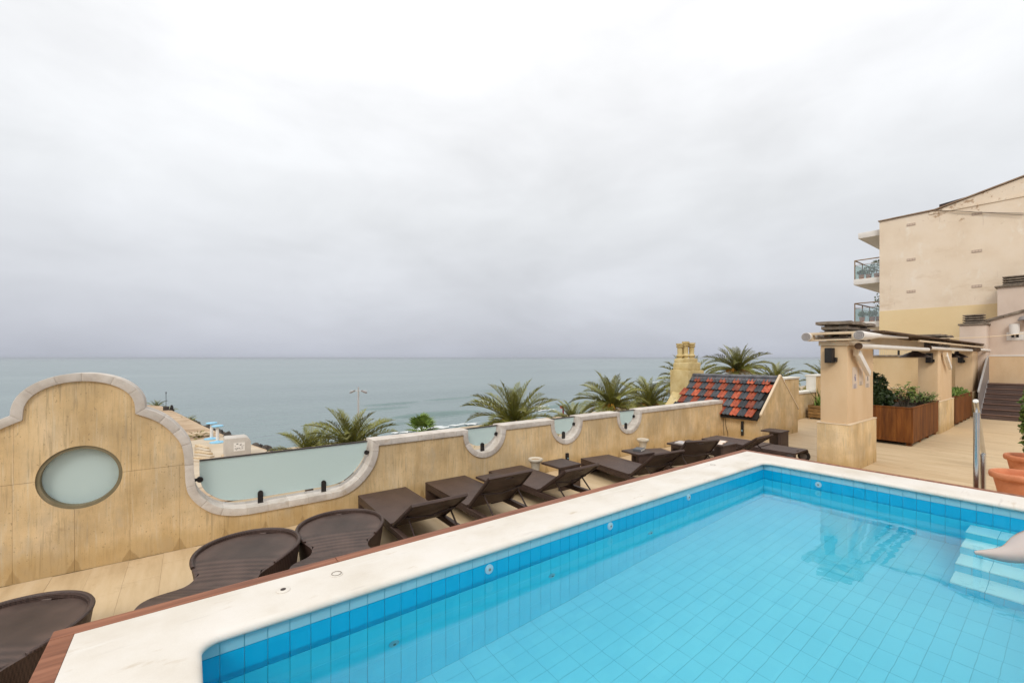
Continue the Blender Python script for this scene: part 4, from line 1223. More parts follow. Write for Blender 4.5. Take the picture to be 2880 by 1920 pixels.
# handrail at the far end of the pool
hr = thing('handrail', 'polished steel handrail on two posts behind the pool rim', 'handrail', (7.85, .835, 0))
pA = (7.86, .845); pB = (8.42, .845)
build('post', MB().tube([(*pA, 0), (*pA, 1.52)], .030, 16), 'chrome', hr)
build('post', MB().tube([(*pB, 0), (*pB, .93)], .027, 16), 'chrome', hr)
build('rail', MB().tube([(7.80, .845, 1.66), (8.47, .845, .90)], .024, 16), 'chrome', hr)
build('rail_cap', MB().lathe([(.001, 0), (.026, 0), (.026, .008), (.012, .012)], 20, Matrix.Translation((7.797, .845, 1.665)) @ Matrix.Rotation(R(-55), 4, 'Y')), 'white_paint', hr)
build('stem', MB().tube([(*pA, 1.5), (7.88, .845, 1.58)], .012, 10), 'chrome', hr)

# ------------------------------------------------------------------ sun loungers
def slot_panel(mb, L_, W_, th, M):
    """panel of length L_ (along -y) with a hand slot near its free end"""
    a, b = -L_ + .055, -L_ + .085
    s_ = .055
    mb.box((-W_ / 2, a - .055, -th), (W_ / 2, a, 0), M)
    mb.box((-W_ / 2, a, -th), (-s_, b, 0), M); mb.box((s_, a, -th), (W_ / 2, b, 0), M)
    mb.box((-W_ / 2, b, -th), (W_ / 2, 0, 0), M)
LG_GROUP = 'brown wicker sun loungers along the parapet'
def make_lounger(ang, label, loc, rz):
    t = thing('sun_lounger', label, 'sun lounger', loc, rz, LG_GROUP)
    W, ZS, HY = .70, .285, -1.27
    build('seat', MB().box((-W / 2, HY, ZS - .035), (W / 2, 0, ZS)), 'wicker', t, world=False, bevel=.008)
    for s_ in (-1, 1):
        x = s_ * (W / 2 - .03)
        build('side_rail', MB().box((x - .03, -1.99, ZS - .105), (x + .03, -.045, ZS - .037)), 'wicker', t, world=False, bevel=.006)
    build('end_panel', MB().box((-W / 2 + .002, -.042, 0), (W / 2 - .002, -.002, ZS - .037)), 'wicker', t, world=False, bevel=.006)
    M = Matrix.Translation((0, HY - .012, ZS - .012)) @ Matrix.Rotation(R(-ang), 4, 'X')
    mb = MB(); slot_panel(mb, .70, W - .02, .034, M)
    bk = build('backrest', mb, 'wicker', t, world=False, bevel=.006)
    mb = MB()
    for s_ in (-1, 1): mb.tube([M @ Vector((s_ * (W / 2 - .03), -.01, -.038)), M @ Vector((s_ * (W / 2 - .03), -.66, -.038))], .012, 8)
    mb.tube([M @ Vector((-(W / 2 - .03), -.36, -.045)), M @ Vector((0, -.33, -.075)), M @ Vector((W / 2 - .03, -.36, -.045))], .012, 8)
    build('back_frame', mb, 'alu', bk, world=False)
    if ang > 8:
        for s_ in (-1, 1):
            a = M @ Vector((s_ * (W / 2 - .09), -.34, -.05)); b = Vector((s_ * (W / 2 - .09), -1.86, ZS - .09))
            build('strut', MB().tube([a, b], .011, 8), 'alu', t, world=False)
            build('knob', MB().lathe([(.001, -.014), (.016, -.012), (.016, .012), (.001, .014)], 10, Matrix.Translation(a) @ Matrix.Rotation(R(90), 4, 'Y')), 'chrome', t, world=False)
        build('cross_bar', MB().tube([(-(W / 2 - .06), -1.86, ZS - .09), (W / 2 - .06, -1.86, ZS - .09)], .012, 8), 'alu', t, world=False)
    for s_ in (-1, 1):
        wh = build('wheel', MB().lathe([(.04, -.03), (.105, -.03), (.115, -.02), (.115, .02), (.105, .03), (.04, .03)], 28, Matrix.Translation((s_ * (W / 2 + .012), -1.90, .115)) @ Matrix.Rotation(R(90), 4, 'Y')), 'rubber', t, world=False)
        build('hub', MB().lathe([(.06, -.034), (.07, -.032), (.07, .032), (.06, .034)], 20, Matrix.Translation((s_ * (W / 2 + .012), -1.90, .115)) @ Matrix.Rotation(R(90), 4, 'Y')), 'grey_metal', wh, world=False)
    return t
make_lounger(34, 'wicker lounger beside the round daybeds, backrest raised low', (2.24, 6.12, 0), R(-1))
make_lounger(44, 'wicker lounger with raised backrest, second from the round daybeds', (3.27, 6.14, 0), R(-1))
make_lounger(36, 'wicker lounger foot to the wall beside the white urn, low backrest', (4.42, 6.11, 0), R(0))
make_lounger(40, 'wicker lounger set away from the wall beside the closed book table', (6.35, 5.79, 0), R(-8))
make_lounger(48, 'wicker lounger turned askew between the closed book and flat magazine tables', (7.74, 5.62, 0), R(-22))
make_lounger(36, 'wicker lounger with raised backrest beside the flat wheeled one', (9.06, 5.66, 0), R(-1))
make_lounger(0, 'wicker lounger lying flat with grey wheels near the speaker pillar', (10.14, 5.55, 0), R(0))

# ------------------------------------------------------------------ round daybeds
def daybed(label, loc, rz):
    t = thing('round_daybed', label, 'daybed', loc, rz, 'round wicker daybeds by the curved gable')
    # outline: head disc round the origin, waist, foot lobe towards -y
    N = 96; RH, RF, FY = .455, .42, -.83
    ring_pts = []
    def halfw(y):
        a = RH * RH - y * y; a = math.sqrt(a) if a > 0 else 0
        b = RF * RF - (y - FY) ** 2; b = math.sqrt(b) if b > 0 else 0
        nk = .27 * math.exp(-((y + .46) / .16) ** 2)
        return max(a, b, nk if -.75 < y < -.2 else 0)
    ys_ = [RH * math.cos(math.pi * i / 60 * .5) for i in range(0)]
    yy = [RH - (RH - FY + RF) * (.5 - .5 * math.cos(math.pi * i / 70)) for i in range(71)]
    w_ = [halfw(y) for y in yy]
    for _ in range(3): w_ = [w_[0]] + [(w_[i - 1] + 2 * w_[i] + w_[i + 1]) / 4 for i in range(1, 70)] + [w_[70]]
    def zs(y):
        k = max(0, min(1, (-.12 - y) / .42)); k = k * k * (3 - 2 * k)          # head disc sinks into the waist, the foot swells again
        f_ = max(0, min(1, (-.46 - y) / .40)); f_ = f_ * f_ * (3 - 2 * f_)
        return .345 - .075 * k + .055 * f_ - .10 * max(0, (-.85 - y) / .4) ** 1.6
    def rimz(y):
        return .020 * max(0, min(1, (y + .36) / .45)) ** .8
    mb = MB(); nx_ = 13; vv = []
    for y, w in zip(yy, w_):
        for j in range(nx_):
            s_ = j / (nx_ - 1) * 2 - 1
            vv.append((s_ * max(0, w - .035 * (1 if rimz(y) > 0 else .0)), y if y < RH - .035 else RH - .036 - .001 * j, zs(y) - .006 * (1 - s_ * s_)))
    mb.add(vv, [(i * nx_ + j, i * nx_ + j + 1, (i + 1) * nx_ + j + 1, (i + 1) * nx_ + j) for i in range(70) for j in range(nx_ - 1)])
    build('seat', mb, 'wicker2', t, world=False, smooth=60)
    # skirt
    prof_pts = [(w, y) for y, w in zip(yy, w_)] + [(-w, y) for y, w in reversed(list(zip(yy, w_)))]
    n = len(prof_pts); vv = []
    for x, y in prof_pts: vv.append((x, y, zs(y) + rimz(y)))
    for x, y in prof_pts:
        cy_ = 0 if y > -.45 else FY
        vv.append((x * .88, cy_ + (y - cy_) * .88, .0))
    for x, y in prof_pts:
        k = .93 if rimz(y) > 0 else .995
        cy_ = 0 if y > -.45 else FY
        vv.append((x * k, cy_ + (y - cy_) * k, zs(y) + rimz(y) + (.004 if rimz(y) > 0 else 0)))
    for x, y in prof_pts:
        k = .925 if rimz(y) > 0 else .99
        cy_ = 0 if y > -.45 else FY
        vv.append((x * k, cy_ + (y - cy_) * k, zs(y) - .02))
    ff = []
    for i in range(n):
        m_ = (i + 1) % n
        ff += [(n + i, n + m_, m_, i), (i, m_, 2 * n + m_, 2 * n + i), (2 * n + i, 2 * n + m_, 3 * n + m_, 3 * n + i)]
    build('frame', MB().add(vv, ff), 'wicker', t, world=False, smooth=55)
    # rolled rim round the head
    path = [(w * .972, y, zs(y) + rimz(y) + .002) for y, w in zip(yy, w_) if rimz(y) > .004]
    path = [(-a, b, c) for a, b, c in reversed(path)][:-1] + path
    build('rim', MB().tube(path, .017, 8), 'wicker', t, world=False, smooth=60)
    return t
daybed('round wicker daybed cut by the near end of the parapet', (-1.02, 4.42, 0), R(-24))
daybed('round wicker daybed below the curved gable, foot towards the pool', (.46, 4.88, 0), R(-28))
daybed('round wicker daybed beside the first rectangular lounger', (1.345, 4.95, 0), R(-16))

# ------------------------------------------------------------------ side tables, urns, reading matter
def side_table(label, loc, w=.48, d=.44, h=.39, rz=0):
    t = thing('side_table', label, 'side table', loc, rz, 'brown wicker side tables between the loungers')
    build('table_top', MB().box((-w / 2, -d / 2, h - .035), (w / 2, d / 2, h)), 'wicker', t, world=False, bevel=.006)
    build('panel_leg', MB().box((-w / 2 + .03, -d / 2 + .02, 0), (w / 2 - .002, -d / 2 + .075, h - .036)), 'wicker', t, world=False, bevel=.006)
    build('panel_leg', MB().box((w / 2 - .06, -d / 2 + .08, 0), (w / 2 - .004, d / 2 - .02, h - .036)), 'wicker', t, world=False, bevel=.006)
    return t
side_table('low wicker side table tucked behind the second lounger from the daybeds', (3.84, 5.60, 0), .42, .44, .33)
side_table('bare wicker side table beside the white urn', (5.13, 5.45, 0), .50, .48, .40)
side_table('wicker side table with a closed grey book on it', (6.96, 5.24, 0), .42, .46, .40, R(-8))
side_table('wicker side table with a flat closed magazine', (8.42, 5.20, 0), .48, .44, .39)
side_table('wicker side table carrying an open magazine', (8.45, 4.42, 0), .48, .48, .52, R(-4))
side_table('wicker side table standing alone by the gable wall', (11.60, 4.66, 0), .50, .46, .42)
bk = thing('book', 'closed hardback book with grey cover on a side table', 'book', (7.02, 5.26, .401), R(18))
build('pages', MB().box((-.11, -.075, .005), (.108, .075, .038)), 'book_page', bk, world=False)
build('cover', MB().box((-.115, -.08, .0385), (.115, .08, .043)).box((-.115, -.08, .0), (.115, .08, .0045)).box((-.118, -.08, .0), (-.1135, .08, .043)), 'book_grey', bk, world=False)
mg = thing('magazine', 'flat closed magazine lying on a side table', 'magazine', (8.44, 5.22, .391), R(10))
build('pages', MB().box((-.14, -.105, 0), (.139, .105, .012)), 'book_page', mg, world=False)
build('cover', MB().box((-.141, -.106, .0125), (.14, .106, .0145)), 'mag', mg, world=False)
om = thing('open_magazine', 'open magazine with curling pages on a side table', 'magazine', (8.46, 4.44, .521), R(12))
for s_ in (-1, 1):
    vv = []; n = 8
    for i in range(n + 1):
        x = .22 * i / n; z_ = .022 * math.sin(math.pi * min(1, i / n * 1.1)) + .004
        vv += [(s_ * x, -.13, z_), (s_ * x, .13, z_)]
    vv += [(x, y, 0.0005) for x, y, z_ in vv]
    k = 2 * (n + 1)
    ff = [(2 * i, 2 * i + 1, 2 * i + 3, 2 * i + 2) for i in range(n)] + [(k + 2 * i, k + 2 * i + 2, k + 2 * i + 3, k + 2 * i + 1) for i in range(n)] + [(2 * i, 2 * i + 2, k + 2 * i + 2, k + 2 * i) for i in range(n)] + [(2 * i + 1, k + 2 * i + 1, k + 2 * i + 3, 2 * i + 3) for i in range(n)] + [(2 * n, 2 * n + 1, k + 2 * n + 1, k + 2 * n)]
    build('page', MB().add(vv, ff), 'mag2', om, world=False)
for loc, lb in (((5.0, 5.98, 0), 'white stone urn ashtray against the parapet beside the bare side table'), ((8.12, 5.98, 0), 'white stone urn ashtray against the parapet below the far glass notch')):
    u_ = thing('stone_urn', lb, 'urn', loc, 0, 'white stone urns by the parapet')
    build('body', MB().lathe([(.085, 0), (.09, .02), (.075, .06), (.07, .20), (.08, .29), (.105, .335), (.08, .34)], 28), 'urn_stone', u_, world=False, smooth=50)
    build('bowl', MB().lathe([(.105, .335), (.13, .355), (.135, .38), (.127, .395), (.105, .393), (.085, .375), (.02, .372)], 28), 'urn_stone', u_, world=False, smooth=50)
    build('sand', MB().lathe([(.082, .3755), (.05, .381), (.01, .382)], 20), 'gravel', u_, world=False)
# slim dark wall lights
def wall_light(label, loc, axis, h):
    t = thing('wall_light', label, 'wall light', loc, 0, 'slim dark lights on the terrace walls')
    a, b = ((-.03, -.045, 0), (.03, -.002, h)) if axis == 'v' else ((-.045, -.03, 0), (-.002, .03, h))
    build('body', MB().box(a, b), 'blackmetal', t, world=False, bevel=.004)
    c = ((-.012, -.047, h * .3), (.012, -.0455, h * .42)) if axis == 'v' else ((-.047, -.012, h * .3), (-.0455, .012, h * .42))
    build('lens', MB().box(*c), 'nozzle', t, world=False)
p = at_v(1593, 1302, VW); wall_light('slim dark light on the parapet below the middle notch', (p.x, VW, .15), 'v', .155)
p = at_u(2089, 1226, WALL_END); wall_light('tall dark slot light on the tiled pavilion front wall', (WALL_END, p.y, .08), 'u', .38)

# =================================================================== TILED PAVILION AND CHIMNEY
UF, UB, VR = WALL_END, 14.50, 5.20
UR, ZR, ZE = 13.31, 1.62, .68
VL = 7.75
pv = thing('tiled_pavilion', 'small pavilion with gabled roof of red and grey glazed tiles', 'building', (13.3, 5.8, 0))
build('front_wall', MB().box((UF, VR + .062, 0), (UF + .16, 6.6, ZE - .02)), 'travertine', pv)
gab = [(UF, 0), (UB, 0), (UB, ZE + .03), (UR, ZR + .075), (UF, ZE + .03)]
build('gable_wall', MB().prism(gab, VR, VR + .06, 'y'), 'travertine', pv)
cp = [(UF - .05, ZE - .005), (UR, ZR + .075), (UB + .05, ZE - .005), (UB + .05, ZE + .045), (UR, ZR + .125), (UF - .05, ZE + .045)]
mb = MB()
for a, b in (((UF - .05, ZE - .01), (UR, ZR + .075)), ((UR, ZR + .075), (UB + .05, ZE - .01))):
    mb.prism([a, b, (b[0], b[1] + .045), (a[0], a[1] + .045)], VR - .012, VR + .045, 'y')
build('gable_coping', mb, 'cream_paint', pv)
build('back_wall', MB().box((UB - .16, VR + .062, 0), (UB, VL, ZE - .02)), 'travertine', pv)
build('far_gable', MB().prism([(UF + .1, -3), (UB, -3), (UB, ZE), (UR, ZR), (UF + .1, ZE)], VL - .15, VL, 'y'), 'old_ochre', pv)
build('sea_wall', MB().box((UF, 6.63, -3), (UF + .16, VL - .16, ZE - .02)), 'plaster_ochre', pv)
# roof decks
sl = math.atan2(ZR - ZE, UR - UF); run = math.hypot(ZR - ZE, UR - UF)
rf = None
for side in (-1, 1):
    a, b = (UF - .12 if side < 0 else UB + .12), UR
    za = ZE - .12 * math.tan(sl)
    q = [(a, za), (b, ZR), (b, ZR - .05), (a, za - .05)]
    o = build('roof', MB().prism(q, VR + .065, VL + .05, 'y'), 'rt_under', pv)
    if side < 0: rf = o
# tiles, row by row from the eaves to the ridge
def pan_tile():
    """S profile tile 1 x 1 in its own plane: x across, y up the slope"""
    mb = MB(); n = 8; vv = []
    for y, lift in ((-.5, .050), (.5, .004)):
        for th in (.016, 0):
            for i in range(n + 1):
                x = -.5 + i / n
                vv.append((x, y, lift + th + .018 * math.cos(2 * math.pi * (x + .5) * 2)))
    k = n + 1; ff = []
    for i in range(n):
        ff += [(i, i + 1, 2 * k + i + 1, 2 * k + i), (k + i + 1, k + i, 3 * k + i, 3 * k + i + 1), (i + 1, i, k + i, k + i + 1), (2 * k + i, 2 * k + i + 1, 3 * k + i + 1, 3 * k + i)]
    ff += [(0, 2 * k, 3 * k, k), (n, k + n, 3 * k + n, 2 * k + n)]
    return mb.add(vv, ff)
TMR = mesh_only('roof_tile', pan_tile(), 'rt_red', 50); TMG = mesh_only('roof_tile', pan_tile(), 'rt_grey', 50)
nrow = 5; rl = (run + .15) / nrow; tw = .205
off = rootloc(pv)
for side in (-1, 1):
    for r_ in range(nrow):
        s_mid = -.15 + (r_ + .5) * rl
        cols_n = int((VL - VR - .15) / tw) + 1
        for c_ in range(cols_n + 1):
            v = VR + .17 + tw * (c_ + (.5 if r_ % 2 else 0) - .5)
            w = tw
            if v - tw / 2 < VR + .055: continue
            if v > VL + .05: continue
            u = UF + s_mid * math.cos(sl) if side < 0 else UB - s_mid * math.cos(sl)
            z = ZE + s_mid * math.sin(sl) + .012
            odd = (c_ + r_ // 2) % 2
            o = share('roof_tile', TMR if odd else TMG, rf, Vector((u, v, z)) - off, (0, 0, 0), (tw - .004, rl * 1.10, 1))
            # local x -> -v or +v, local y -> up the slope
            up = Vector((math.cos(sl), 0, math.sin(sl))) if side < 0 else Vector((-math.cos(sl), 0, math.sin(sl)))
            xx = Vector((0, -1, 0)) if side < 0 else Vector((0, 1, 0))
            nn = xx.cross(up)
            o.rotation_euler = Matrix((xx, up, nn)).transposed().to_euler()
# ridge tiles
rm = MB(); n = 8
pr = [(.115 * math.cos(R(a)), .075 * math.sin(R(a))) for a in range(0, 181, 22)]
vv = [(-.15, y, z_) for y, z_ in pr] + [(.15, y * .93, z_ * .93) for y, z_ in pr]; k = len(pr)
rm.add(vv, [(i, i + 1, k + i + 1, k + i) for i in range(k - 1)] + [tuple(range(k)), tuple(range(2 * k - 1, k - 1, -1))])
RM = mesh_only('ridge_tile', rm, 'rt_ridge', 50)
nrd = int((VL - VR) / .29 + .4)
for i in range(nrd):
    share('ridge_tile', RM, rf, Vector((UR, VR + .21 + i * .29, ZR + .01)) - off, (0, 0, R(90)))
# row of half-round flashing under the ridge
fm = mesh_only('ridge_flashing', MB().box((-.143, -.09, 0), (.143, .09, .02)), 'rt_ridge', bevel=.004)
for i in range(nrd):
    o = share('ridge_flashing', fm, rf, Vector((UR - .16 * math.cos(sl), VR + .21 + i * .29, ZR - .16 * math.sin(sl) + .055)) - off)
    up = Vector((math.cos(sl), 0, math.sin(sl))); xx = Vector((0, -1, 0)); o.rotation_euler = Matrix((xx, up, xx.cross(up))).transposed().to_euler()
# ochre chimney behind the roof
ch = thing('ochre_chimney', 'weathered ochre chimney with baluster crown beside the tiled roof', 'chimney', (13.3, 8.1, -3))
CU0, CU1, CV0, CV1 = 12.95, 13.95, 7.80, 8.45
build('stack', MB().box((CU0, CV0, -3), (CU1, CV1, 1.80)), 'old_ochre', ch, bevel=.03)
build('buttress', MB().prism([(CU0 - 1.0, -3), (CU0 - .004, -3), (CU0 - .004, 1.10), (CU0 - 1.0, .10)], CV0 + .02, CV1 - .1, 'y'), 'old_ochre', ch, bevel=.03)
build('shoulder', MB().box((CU0 + .12, CV0 + .08, 1.80), (CU1 - .08, CV1 - .02, 2.06)), 'old_ochre', ch, bevel=.03)
build('crown_base', MB().box((CU0 + .18, CV0 + .13, 2.06), (CU1 - .18, CV1 - .02, 2.19)), 'old_ochre', ch, bevel=.03)
def baluster(x, y, z, h, sc=1):
    return MB().lathe([(a * sc, z + h * b) for a, b in ((.115, 0), (.115, .04), (.07, .07), (.11, .14), (.125, .20), (.085, .28), (.075, .34), (.085, .55), (.08, .70), (.115, .76), (.12, .82), (.085, .85), (.12, .9), (.12, 1))], 14, Matrix.Translation((x, y, 0)))
for dx, dy, hh in ((.34, .50, .52), (.50, .38, .585), (.66, .26, .54), (.56, .50, .50)):
    build('baluster', baluster(CU0 + dx, CV0 + dy, 2.17, hh, 1.0), 'old_ochre', ch, smooth=45)
for o in [c for c in ch.children if c.name.split('.')[0] in ('stack', 'buttress', 'shoulder', 'crown_base')]:
    bm = bmesh.new(); bm.from_mesh(o.data)
    bmesh.ops.triangulate(bm, faces=bm.faces)
    for _ in range(4):
        es = [e for e in bm.edges if e.calc_length() > .16]
        if es: bmesh.ops.subdivide_edges(bm, edges=es, cuts=1, use_grid_fill=False)
        bmesh.ops.triangulate(bm, faces=bm.faces)
    for v in bm.verts:
        w = v.co + rootloc(ch); v.co += Vector((mnoise.noise(w * 3.1), mnoise.noise(w * 3.1 + Vector((7, 0, 0))), mnoise.noise(w * 3.1 + Vector((0, 9, 0))))) * .035
    bm.to_mesh(o.data); bm.free()
# cables in the corner
cb = thing('corner_cable', 'dark cable hanging in the corner between parapet and pavilion', 'cable', (UF - .03, 6.2, 0))
build('cable', MB().tube([(UF - .02, 6.19, .62), (UF - .03, 6.15, .3), (UF - .02, 6.10, .1), (UF - .05, 6.08, .004)], .006, 6), 'blackmetal', cb)
build('cable', MB().tube([(UF - .02, 6.23, .62), (UF - .02, 6.22, .3), (UF - .03, 6.2, .004)], .006, 6), 'blackmetal', cb)

# ------------------------------------------------------------------ parapet and piers beyond the pavilion
fw_ = thing('far_parapet', 'low parapet with white coping beyond the tiled pavilion', 'wall', (20, VW, 0))
build('wall', MB().box((UB, VW + .003, 0), (26.0, VW + .24, .90)), 'travertine', fw_)
for i in range(9):
    a = UB + i * (26 - UB) / 9
    build('coping_stone', MB().box((a + .003, VW - .03, .90), (a + (26 - UB) / 9 - .003, VW + .27, .98)), 'white_stone', fw_, bevel=.006)
for (ua, ub, z1, lb) in ((16.3, 17.4, 1.47, 'white topped pier rising from the far parapet behind the pavilion gable'), (19.1, 20.2, 1.50, 'white pier of the far parapet beside the speaker pillar')):
    pr_ = thing('parapet_pier', lb, 'pier', (ua, VW, 0), 0, 'piers of the far parapet')
    build('shaft', MB().box((ua, VW - .06, 0), (ub, VW - .034, z1)).box((ua, VW - .033, .99), (ub, VW + .30, z1)), 'travertine', pr_)
    build('cap', MB().box((ua - .03, VW - .09, z1), (ub + .03, VW + .33, z1 + .06)), 'white_stone', pr_, bevel=.006)
    build('facing', MB().box((ua - .02, VW - .03, .99), (ua - .001, VW + .29, z1 - .004)), 'white_stone', pr_)
# crate of succulents
cr_ = thing('wooden_crate', 'slatted wooden crate planter against the far parapet', 'crate', (18.5, 5.95, 0))
CRU, CRV = (18.05, 19.0), (5.62, 6.15)
for k in range(4):
    z0 = .05 + k * .115
    for v in (CRV[0], CRV[1] - .02): build('slat', MB().box((CRU[0], v, z0), (CRU[1], v + .02, z0 + .10)), 'crate_wood', cr_, bevel=.004)
    for u in (CRU[0] + .001, CRU[1] - .021): build('slat', MB().box((u, CRV[0] + .022, z0), (u + .02, CRV[1] - .022, z0 + .10)), 'crate_wood', cr_, bevel=.004)
for u in (CRU[0] + .022, CRU[1] - .062):
    for v in (CRV[0] + .022, CRV[1] - .062): build('corner_post', MB().box((u, v, 0), (u + .04, v + .04, .50)), 'crate_wood', cr_)
build('soil', MB().box((CRU[0] + .023, CRV[0] + .063, .2), (CRU[1] - .023, CRV[1] - .063, .42)), 'soil', cr_)
def spiky(name, label, loc, n, h, seed, mat='leaf_mid', cat='plant'):
    rnd = random.Random(seed); mb = MB()
    for i in range(n):
        az = rnd.uniform(0, 6.28); el = rnd.uniform(.75, 1.5); l = h * rnd.uniform(.6, 1.1)
        d = Vector((math.cos(az) * math.cos(el), math.sin(az) * math.cos(el), math.sin(el))); s_ = Vector((-math.sin(az), math.cos(az), 0)) * .022
        o = Vector((rnd.gauss(0, .05), rnd.gauss(0, .05), 0))
        mid = o + d * l * .5
        mb.add([o - s_, o + s_, mid + s_ * 1.1, o + d * l, mid - s_ * 1.1], [(0, 1, 2, 3, 4)])
    t = thing(name, label, cat, loc)
    build('leaves', mb, mat, t, world=False, smooth=0, recalc=False)
    build('stem', MB().tube([(0, 0, -.05), (0, 0, h * .25)], [.03, .02], 6), 'bark', t, world=False)
spiky('aloe_plant', 'short spiky green aloe growing in the wooden crate', (18.32, 5.88, .42), 34, .42, 5, 'leaf_grass')
spiky('tall_aloe_plant', 'taller olive aloe in the crate next to the pillar', (18.75, 5.9, .42), 40, .75, 6, 'leaf_mid')

# =================================================================== PILLARS AND PERGOLA
def pillar(label, u0, u1, v0, v1, zp, zt):
    t = thing('pillar', label, 'pillar', ((u0 + u1) / 2, (v0 + v1) / 2, 0), 0, 'plastered pillars carrying the awnings')
    i = .045
    build('shaft', MB().box((u0 + i, v0 + i, zp), (u1 - i, v1 - i, zt)), 'plaster', t, bevel=.012)
    # travertine plinth slabs, one per face
    th = .03
    build('plinth_core', MB().box((u0 + th + .001, v0 + th + .001, 0), (u1 - th - .001, v1 - th - .001, zp - .02)), 'trav_core', t)
    build('plinth_slab', MB().box((u0, v0 + .001, 0), (u0 + th, v1 - .001, zp - .02)), 'travertine', t, bevel=.003)
    build('plinth_slab', MB().box((u1 - th, v0 + .001, 0), (u1, v1 - .001, zp - .02)), 'travertine', t, bevel=.003)
    n = max(1, round((u1 - u0) / .9))
    for k in range(n):
        a, b = u0 + .002 + (u1 - u0 - .004) * k / n, u0 + .002 + (u1 - u0 - .004) * (k + 1) / n
        for va, vb in ((v0 - .001, v0 + th), (v1 - th, v1 + .001)):
            build('plinth_slab', MB().box((a + .0015, va, 0), (b - .0015, vb, zp - .021)), 'travertine', t, bevel=.003)
    build('plinth_cap', MB().box((u0 - .008, v0 - .008, zp - .0195), (u1 + .008, v1 + .008, zp)), 'cream_paint', t, bevel=.004)
    return t
PA = (10.0, 11.72, 2.72, 3.25); PB = (17.4, 19.6, 2.60, 3.12); PC = (23.6, 25.4, 2.60, 3.15)
pa = pillar('broad plastered pillar with travertine plinth nearest the pool', *PA, .94, 2.44)
pb = pillar('plastered pillar standing between the two long wooden planters', *PB, .94, 2.46)
pc = pillar('plastered pillar beside the foot of the brown stairs', *PC, .94, 2.46)
for t_, P in ((pa, PA), (pb, PB)):
    build('capital', MB().box((P[0] + .02, P[2] + .02, 2.441 if t_ is pa else 2.461), (P[1] - .02, P[3] - .02, 2.53)), 'cream_paint', t_, bevel=.008)
# stacked slab cowls on the pillars
def cowl(label, u0, u1, v0, v1, z0, n, step, seed):
    rnd = random.Random(seed)
    t = thing('chimney_cowl', label, 'chimney cowl', ((u0 + u1) / 2, (v0 + v1) / 2, z0), 0, 'stacked slab cowls')
    for k in range(n):
        z = z0 + k * step; mb = MB(); e = .02 * (k % 2) + (.05 if k == n - 1 else 0)
        mx, my = 10, 5
        vv = []
        for lv in (0, 1):
            for a in range(mx + 1):
                for b in range(my + 1):
                    x = u0 - e + (u1 - u0 + 2 * e) * a / mx; y = v0 - e + (v1 - v0 + 2 * e) * b / my
                    wob = .014 * mnoise.noise((x * 3 + seed, y * 3, k * 2.0)) + .012 * math.sin(a * 1.3 + k)
                    vv.append((x + .012 * mnoise.noise((x * 5, y * 5, k)), y + .012 * mnoise.noise((y * 5, x * 5, k)), z + wob + (step * .52 if lv else 0)))
        N = (mx + 1) * (my + 1); g = lambda a, b, l: l * N + a * (my + 1) + b
        ff = [(g(a, b, 1), g(a + 1, b, 1), g(a + 1, b + 1, 1), g(a, b + 1, 1)) for a in range(mx) for b in range(my)] + [(g(a, b + 1, 0), g(a + 1, b + 1, 0), g(a + 1, b, 0), g(a, b, 0)) for a in range(mx) for b in range(my)]
        ff += [(g(a, 0, 0), g(a + 1, 0, 0), g(a + 1, 0, 1), g(a, 0, 1)) for a in range(mx)] + [(g(a + 1, my, 0), g(a, my, 0), g(a, my, 1), g(a + 1, my, 1)) for a in range(mx)]
        ff += [(g(0, b + 1, 0), g(0, b, 0), g(0, b, 1), g(0, b + 1, 1)) for b in range(my)] + [(g(mx, b, 0), g(mx, b + 1, 0), g(mx, b + 1, 1), g(mx, b, 1)) for b in range(my)]
        build('slab', mb.add(vv, ff), 'concrete_cap', t, smooth=40)
        if k:
            for (x, y) in ((u0 + .12, v0 + .1), (u1 - .12, v0 + .1), (u0 + .12, v1 - .1), (u1 - .12, v1 - .1)):
                build('spacer', MB().box((x - .06, y - .06, z - step * .55), (x + .06, y + .06, z + .03)), 'concrete_cap', t)
    return t
cowl('stack of wavy dark slabs crowning the pillar nearest the pool', 10.12, 11.55, 2.78, 3.22, 2.545, 4, .105, 3)
cowl('stack of dark slabs crowning the pillar between the planters', 17.6, 19.4, 2.66, 3.06, 2.55, 4, .10, 8)
# awning: two rollers either side of a cross frame, front bars, arms and a brown sheet over them
aw = thing('awning_frame', 'cream awning frame with white rollers along the pillars', 'awning', (15, 2.8, 2.44))
for ua, ub in ((9.93, 10.05),):
    build('cross_beam', MB().box((ua, 2.56, 2.655), (ub, 3.40, 2.70)).box((ua, 2.56, 2.535), (ub, 3.40, 2.565)), 'cream_paint', aw, bevel=.006)
    for v in (2.58, 3.30): build('cross_post', MB().box((ua, v, 2.566), (ub, v + .09, 2.654)), 'cream_paint', aw)
def roller(u0, u1, v, z, r_, name='roller'):
    o = build(name, MB().tube([(u0, v, z), (u1, v, z)], r_, 20), 'white_paint', aw, smooth=40)
    return o
rl1 = build('roller', MB().tube([(9.86, 2.54, 2.62), (10.25, 2.54, 2.62), (11.2, 2.55, 2.65), (13.5, 2.56, 2.675)], [.085, .08, .04, .02], 20), 'white_paint', aw, smooth=40)
rl2 = build('roller', MB().tube([(9.86, 3.39, 2.62), (10.25, 3.39, 2.62), (11.2, 3.39, 2.65), (13.5, 3.39, 2.675)], [.085, .08, .04, .02], 20), 'white_paint', aw, smooth=40)
